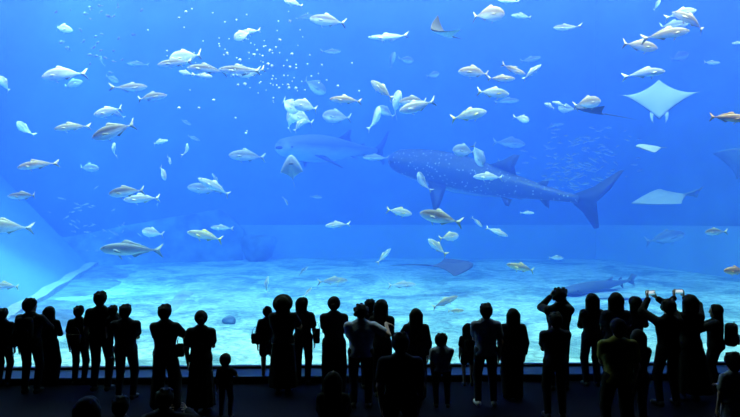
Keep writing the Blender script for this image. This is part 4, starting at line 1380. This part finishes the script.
M_bag = cloth((.018, .018, .022))
def backpack(info, color, label, w_=.30, h_=.42, dp=.15, z=1.18, off=.14):
    k = info['k']
    c = info['T']((0, -off - dp / 2, z))
    o = placed('backpack', box_bm((-w_ / 2 * k, -dp / 2 * k, -h_ / 2 * k), (w_ / 2 * k, dp / 2 * k, h_ / 2 * k), min(dp * .48, .085) * k, 4), cloth(color), c, (R(-info['lean']), 0, R(info['yaw'])))
    for q_ in o.data.polygons: q_.use_smooth = True
    pk = box_bm((-w_ * .36 * k, (-dp / 2 - .035) * k, -h_ * .40 * k), (w_ * .36 * k, (-dp / 2 + .02) * k, -h_ * .02 * k), .02 * k)
    bm_obj('pocket', pk, cloth(color), o)
    hb = box_bm((-.035 * k, (-dp * .2 - .01) * k, h_ * .48 * k), (.035 * k, (-dp * .2 + .01) * k, (h_ / 2 + .035) * k), .006 * k)
    bm_obj('handle', hb, cloth(color), o)
    for sx in (-1, 1):
        sv, sf = loft([(0, 0, 0, 0.001, 0.001)] * 2)
        pts = [(sx * .10, dp / 2, h_ * .40), (sx * .115, dp / 2 + .08, h_ * .52), (sx * .12, dp / 2 + .20, h_ * .48), (sx * .125, dp / 2 + .265, h_ * .22), (sx * .135, dp / 2 + .20, -h_ * .15), (sx * .13, dp / 2, -h_ * .34)]
        bm = bmesh.new(); rows = []
        for p_ in pts:
            rows.append([bm.verts.new((p_[0] * k + dx * k, p_[1] * k + dy * k, p_[2] * k)) for dx, dy in ((-.022, -.006), (.022, -.006), (.022, .006), (-.022, .006))])
        for i in range(len(rows) - 1):
            for j in range(4): bm.faces.new((rows[i][j], rows[i][(j + 1) % 4], rows[i + 1][(j + 1) % 4], rows[i + 1][j]))
        bm.faces.new(rows[0][::-1]); bm.faces.new(rows[-1])
        bm_obj('shoulder_strap', bm, cloth(color), o)
    return tag(o, label, 'backpack')

def handbag(loc, label, color=(.02, .02, .025), sx=.26, sy=.10, sz=.24, yaw=0):
    o = placed('shoulder_bag', box_bm((-sx / 2, -sy / 2, 0), (sx / 2, sy / 2, sz), .03, 3), cloth(color), loc, (0, 0, R(yaw)))
    fl = box_bm((-sx / 2 - .004, -sy / 2 - .008, sz * .45), (sx / 2 + .004, sy / 2 + .006, sz + .008), .02, 2)
    bm_obj('flap', fl, cloth(color), o)
    bm = bmesh.new(); rows = []
    for i in range(13):
        a = math.pi * i / 12
        p_ = (-math.cos(a) * sx * .42, 0, sz + math.sin(a) * .13)
        rows.append([bm.verts.new((p_[0] + dx * math.cos(a), dy, p_[2] + dx * math.sin(a))) for dx, dy in ((-.005, -.012), (.005, -.012), (.005, .012), (-.005, .012))])
    for i in range(12):
        for j in range(4): bm.faces.new((rows[i][j], rows[i][(j + 1) % 4], rows[i + 1][(j + 1) % 4], rows[i + 1][j]))
    bm.faces.new(rows[0]); bm.faces.new(rows[-1][::-1])
    bmesh.ops.recalc_face_normals(bm, faces=bm.faces[:])
    bm_obj('strap', bm, cloth(color), o)
    return tag(o, label, 'bag')

def screen_mat():
    m = bpy.data.materials.new('phone_screen')
    m.use_nodes = True
    nt = m.node_tree
    b = nt.nodes['Principled BSDF']
    b.inputs['Base Color'].default_value = (0.02, 0.02, 0.02, 1)
    b.inputs['Roughness'].default_value = 0.1
    tc = nt.nodes.new('ShaderNodeTexCoord')
    sp = nt.nodes.new('ShaderNodeSeparateXYZ')
    nt.links.new(tc.outputs['Generated'], sp.inputs[0])
    r = nt.nodes.new('ShaderNodeValToRGB')
    r.color_ramp.elements[0].color = (0.10, 0.45, 0.60, 1); r.color_ramp.elements[0].position = 0.15
    r.color_ramp.elements[1].color = (0.75, 0.85, 0.95, 1); r.color_ramp.elements[1].position = 0.6
    nt.links.new(sp.outputs['Z'], r.inputs['Fac'])
    nt.links.new(r.outputs['Color'], b.inputs['Emission Color'])
    b.inputs['Emission Strength'].default_value = 0.9
    return m
M_screen = screen_mat()
def phone(loc, label, yaw=0, roll=0, sc=1.0):
    o = placed('phone', box_bm((-.078 * sc, -.0045, -.038 * sc), (.078 * sc, .0045, .038 * sc), .003), M_black, loc, (0, R(roll), R(yaw)))
    bm_obj('screen', box_bm((-.070 * sc, -.0056, -.033 * sc), (.070 * sc, -.0044, .033 * sc)), M_screen, o)
    lb = bmesh.new(); bmesh.ops.create_cone(lb, cap_ends=True, segments=16, radius1=.006, radius2=.006, depth=.003, matrix=Matrix.Translation((.06 * sc, .0055, .024 * sc)) @ Matrix.Rotation(R(90), 4, 'X'))
    bm_obj('lens', lb, M_black, o)
    return tag(o, label, 'phone')

def photo_camera(loc, label, yaw=0, sc=1.0):
    o = placed('photo_camera', box_bm((-.07 * sc, -.035 * sc, -.05 * sc), (.07 * sc, .035 * sc, .045 * sc), .012, 2), M_black, loc, (0, 0, R(yaw)))
    bm_obj('viewfinder', box_bm((-.028 * sc, -.03 * sc, .045 * sc), (.028 * sc, .03 * sc, .075 * sc), .008), M_black, o)
    lb = bmesh.new(); bmesh.ops.create_cone(lb, cap_ends=True, segments=24, radius1=.04 * sc, radius2=.036 * sc, depth=.10 * sc, matrix=Matrix.Translation((.005, .085 * sc, -.002)) @ Matrix.Rotation(R(90), 4, 'X'))
    bm_obj('lens', lb, M_black, o)
    bm_obj('grip', box_bm((.05 * sc, .02 * sc, -.045 * sc), (.075 * sc, .055 * sc, .04 * sc), .01), M_black, o)
    return tag(o, label, 'camera')

# ------------------------------------------------------------------ the crowd, from one end of the window to the other
BK, NV, CH = (.012, .012, .015), (.014, .018, .035), (.022, .022, .026)
P = {}
P['a'] = person(3, 308, 12.3, 'person at the crowd end cut by the edge, short hair, dark jacket', hair='short', sleeve='long', top=NV, arms=('down', 'down'), stance=.09)
P['b'] = person(30, 298, 11.8, 'person in dark clothes wearing a dark backpack on one shoulder, head turned', hair='short', sleeve='long', top=CH, arms=('down', 'hold'), turn=-40, stance=.11, build=1.08)
backpack(P['b'], BK, 'dark backpack on the back of the short-haired person with head turned', z=1.20)
P['c'] = person(49.5, 306, 12.35, 'person with long loose dark hair in dark top, beside the backpack wearer', sex='f', hair='long', sleeve='long', top=BK, arms=('down', 'fold'), bottom='wide', stance=.08)
P['d'] = person(79, 305.5, 12.4, 'person in black T-shirt with a sling bag behind the waist, short hair', hair='short', top=BK, arms=('down', 'fold'), stance=.10)
handbag(P['d']['T']((.0, -.215, .93)), 'small sling bag at the back of the black T-shirt wearer', (.05, .04, .045), .20, .08, .16)
P['e'] = person(100.5, 291, 11.95, 'tallest person at this end of the crowd in dark T-shirt, carrying a toddler', hair='short', top=BK, arms=('down', ((.10, .20, 1.18), (.9, -.3, -.2), (-.7, .5, .2))), stance=.12, build=1.05)
P['f'] = person(113, 305, 11.65, 'toddler carried on the tall person\'s arm, only head and shoulders showing', H=.92, hair='short', child=1.0, top=NV, arms=('down', 'fold'), pose='stand', shoes='d')
P['f']['o'].location.z = at(113, 305, 11.65).z - .93
P['g'] = person(125.5, 304, 11.4, 'person in dark blue T-shirt with folded arms next to the carried toddler', hair='short', top=NV, low=NV, arms=('fold', 'fold'), stance=.13, build=1.12)
P['h'] = person(165, 304, 10.75, 'broad person standing alone with elbows out and hands clasped in front', hair='short', top=BK, low=BK, arms=('fold', 'hold'), bottom='wide', stance=.15, build=1.02)
handbag(P['h']['T']((.25, .0, .86)), 'dark bag at the hip of the broad person standing alone', BK, .12, .10, .20)
P['i'] = person(201, 310, 10.6, 'person with a low ponytail in dark sleeveless top and long dark skirt', sex='f', hair='pony', top=BK, low=BK, arms=('down', 'fold'), turn=15, bottom='skirt', skirt=(.86, .24), stance=.08, build=1.12)
P['j'] = person(225.5, 353, 10.3, 'toddler standing alone in front of the ponytailed person', child=1.0, hair='crop', top=BK, arms=('down', 'hold'), stance=.12)
P['k'] = person(267.5, 306, 12.6, 'slim bare-legged person in shorts and loose top with a bag, by the broad hat', sex='f', hair='bun', sleeve='long', top=CH, low=BK, arms=('down', 'down'), bottom='shorts', stance=.09, stride=.03)
handbag(P['k']['T']((-.27, .02, .86)), 'small bag in the hand of the bare-legged person in shorts', BK, .16, .10, .18)
P['l'] = person(283, 296, 11.8, 'person in a broad round hat and long dark dress', sex='f', hair='bob', hat='brim', top=BK, low=BK, arms=('fold', 'hold'), bottom='dress', skirt=(.86, .26), stance=.08, build=1.18)
P['m'] = person(302.5, 297, 12.45, 'person with short bob hair, head turned, standing next to the broad hat', sex='f', hair='bob', top=CH, low=BK, arms=('fold', 'down'), turn=-50, stance=.09, build=1.02)
handbag(P['m']['T']((.27, .0, .80)), 'narrow dark bag hanging at the side of the bob-haired person by the hat', BK, .12, .07, .26)
P['n'] = person(334, 296, 11.5, 'person in dark T-shirt with loose short sleeves, hair tied, standing upright', sex='f', hair='pony', top=BK, low=BK, arms=('fold', 'fold'), bottom='wide', stance=.10, build=1.08)
P['o'] = person(333, 371, 8.2, 'seated dark figure low in front of the upright loose-sleeved person', pose='bench', hair='long', sex='f', top=BK, low=BK, sleeve='long', arms=('knee', 'knee'))
P['q'] = person(370, 299, 12.1, 'person in black between the pale-shirted hugger and the long-maned partner', hair='short', top=BK, arms=('fold', 'fold'), stance=.10)
P['r'] = person(381.5, 299, 11.55, 'person with thick shoulder-length hair held by the pale-shirted hugger', sex='f', hair='long', top=BK, low=BK, sleeve='long', arms=('hold', 'fold'), stance=.09, turn=-20)
P['p'] = person(361, 304, 10.9, 'person in pale blue-grey T-shirt with one arm round a neighbour', hair='curly', top=(.34, .40, .52), low=BK, arms=('fold', 'around'), stance=.12, build=1.18)
P['s'] = person(416, 308, 11.3, 'person with long straight hair down the back, alone behind the near standing figure', sex='f', hair='long2', sleeve='long', top=BK, low=BK, arms=('chin', 'down'), bottom='wide', stance=.09, build=1.08)
P['t'] = person(400.5, 332, 8.0, 'large dark near figure in plain T-shirt, back to us, low in the middle', hair='short', top=(.02, .024, .035), low=BK, arms=('down', 'down'), stance=.13, build=1.12)
P['u'] = person(441.5, 333, 10.9, 'child in pale blue shirt looking aside, right of the near dark figure', child=.55, hair='short', top=(.28, .36, .48), low=BK, arms=('down', 'fold'), turn=-60, stance=.13, build=1.2)
P['v'] = person(468, 323, 12.3, 'child with a backpack at the glass beside the pale-shirted tall person', child=.55, hair='bob', top=BK, low=BK, arms=('down', 'fold'), turn=-15, bottom='shorts', stance=.10)
backpack(P['v'], BK, 'child\'s dark backpack sticking out to one side', .28, .34, .15, 1.13)
P['w'] = person(486, 303, 11.0, 'tall person in grey-blue T-shirt and neat short hair, paired with long-haired companion', hair='short', top=(.17, .21, .30), low=NV, arms=('fold', 'down'), stance=.13, build=1.05, shoes='w')
P['x'] = person(513, 308, 11.35, 'person with long loose hair and dark dress beside the grey-blue T-shirt', sex='f', hair='long2', sleeve='long', top=BK, low=BK, arms=('down', 'down'), bottom='wide', stance=.09, build=1.12)
P['y'] = person(559, 288, 12.0, 'tall person with messy hair raising a camera to the face', hair='curly', sleeve='long', top=CH, low=BK, arms=('camera', 'camera'), stance=.12, build=1.05)
hd = P['y']['head']((.115, .16, .17))
photo_camera(hd, 'black photo camera held at the face of the messy-haired person', 0, 1.0)
P['z'] = person(555.5, 312, 10.3, 'dark person standing right in front of the camera-raising person', hair='short', top=NV, low=BK, arms=('fold', 'fold'), stance=.12, build=1.05)
P['A'] = person(592, 293, 12.3, 'person with shoulder-length hair in striped-looking shirt and slim trousers', sex='f', hair='long', top=CH, low=NV, sleeve='long', arms=('fold', 'down'), stance=.10)
P['B'] = person(616, 292, 11.5, 'person with chin-length hair in a dark top, standing behind the olive shirt', sex='f', hair='bob', top=NV, low=BK, sleeve='short', arms=('fold', 'hold'), turn=-15, stance=.10, build=1.08)
P['C'] = person(618, 318, 9.1, 'near person in olive-yellow T-shirt, back to us', hair='crop', top=(.20, .18, .04), low=BK, arms=('fold', 'down'), stance=.14, build=1.12)
P['D'] = person(635, 296, 12.2, 'person with swept-back hair and bent arm, left of the first raised phone', sex='f', hair='bob', top=CH, low=BK, sleeve='long', arms=('down', 'hold'), turn=25, stance=.09)
P['E'] = person(638, 329, 9.6, 'shorter dark person between the olive shirt and the phone raisers', sex='f', hair='long', top=BK, low=BK, sleeve='long', arms=('fold', 'fold'), stance=.10)
PH1 = ((.02, .30, 1.745), (.9, .3, .1), (-.35, .25, .85))
P['F'] = person(668.5, 298.5, 11.0, 'person in dark shirt raising a lit phone in both hands above head height', hair='short', top=BK, low=BK, yaw=8, sleeve='long',
               arms=(((.205, .24, 1.69), (.9, .1, -.5), (.1, .25, .9)), ((-.03, .26, 1.69), (1, .1, -.2), (-.5, .25, .8))), stance=.14, build=1.02)
P['G'] = person(690, 294, 11.3, 'person in a long flared skirt raising a lit phone over the head', sex='f', hair='bob', top=BK, low=BK, bottom='skirt', skirt=(.84, .30, .10), sleeve='long',
               arms=(((.13, .26, 1.63), (.9, .1, -.3), (.05, .2, .9)), ((.03, .26, 1.63), (1, .1, -.3), (-.1, .2, .9))), stance=.10, build=1.05)
for key, lab in (('F', 'lit phone held sideways in the hands of the dark-shirted raiser'), ('G', 'lit phone held sideways above the flared skirt wearer')):
    w0, w1 = P[key]['wr']
    h0, h1 = P[key]['hv']
    c = (w0 + w1) / 2 + (h0 + h1) / 2 * .105
    phone(c + Vector((0, -.018, 0.0)), lab, 0, -5 if key == 'F' else 0)
P['H'] = person(716, 304, 11.9, 'person turned aside with thick hair, holding a small camera forward, backpack behind', sex='f', hair='long', top=BK, low=BK, sleeve='long', yaw=62,
               arms=(((.05, .29, 1.42), (.7, .1, -.8), (-.3, .5, .8)), ((.05, .29, 1.42), (.7, .1, -.8), (-.3, .5, .8))), bottom='wide', stance=.09, build=1.28)
backpack(P['H'], BK, 'dark round backpack worn by the person turned aside', .34, .44, .24, 1.14, .155)
c = (P['H']['wr'][0] + P['H']['wr'][1]) / 2 + Vector((-.05, .03, .09))
photo_camera(c, 'small camera in the hands of the person turned aside', 62, .75)
P['I'] = person(733, 352, 8.6, 'near child in pale patterned clothes at the crowd end corner', child=.5, hair='short', sex='f', top=(.30, .34, .42), low=(.30, .34, .42), bottom='dress', skirt=(.70, .24), arms=('down', 'fold'), stance=.10)
P['J'] = person(165, 388, 8.3, 'dark figure seated on the floor in front of the broad person', pose='floor', hair='short', top=BK, low=BK, arms=('knee', 'knee'), sleeve='long')
P['K'] = person(88, 396, 6.5, 'dark head of a person seated low at the bottom, below the sling bag', pose='bench', hair='bob', sex='f', top=BK, low=BK, arms=('knee', 'knee'), sleeve='long')
P['L'] = person(121, 396, 7.3, 'dark head of a person seated low at the bottom, below the folded arms', pose='bench', hair='short', top=BK, low=BK, arms=('knee', 'knee'), sleeve='long')

def bench(x, y, ln, zt, label):
    o = bm_obj('bench', box_bm((-ln / 2, -.2, zt - .07), (ln / 2, .2, zt), .015), cloth((.02, .02, .03)))
    for sx in (-1, 1):
        for sy in (-1, 1):
            bm_obj('leg', box_bm((sx * (ln / 2 - .1) - .03, sy * .14 - .03, 0), (sx * (ln / 2 - .1) + .03, sy * .14 + .03, zt - .065), .005), M_black, o)
    o.location = (x, y, 0)
    return tag(o, label, 'bench')
for key, ln, lab in (('o', 1.2, 'low dark bench under the seated figure in the middle'), ('K', 1.9, 'low dark bench under the seated pair at the bottom')):
    b_ = P[key]['o']
    bench(b_.location.x + (.33 if key == 'K' else 0), b_.location.y, ln, .38 * P[key]['k'], lab)
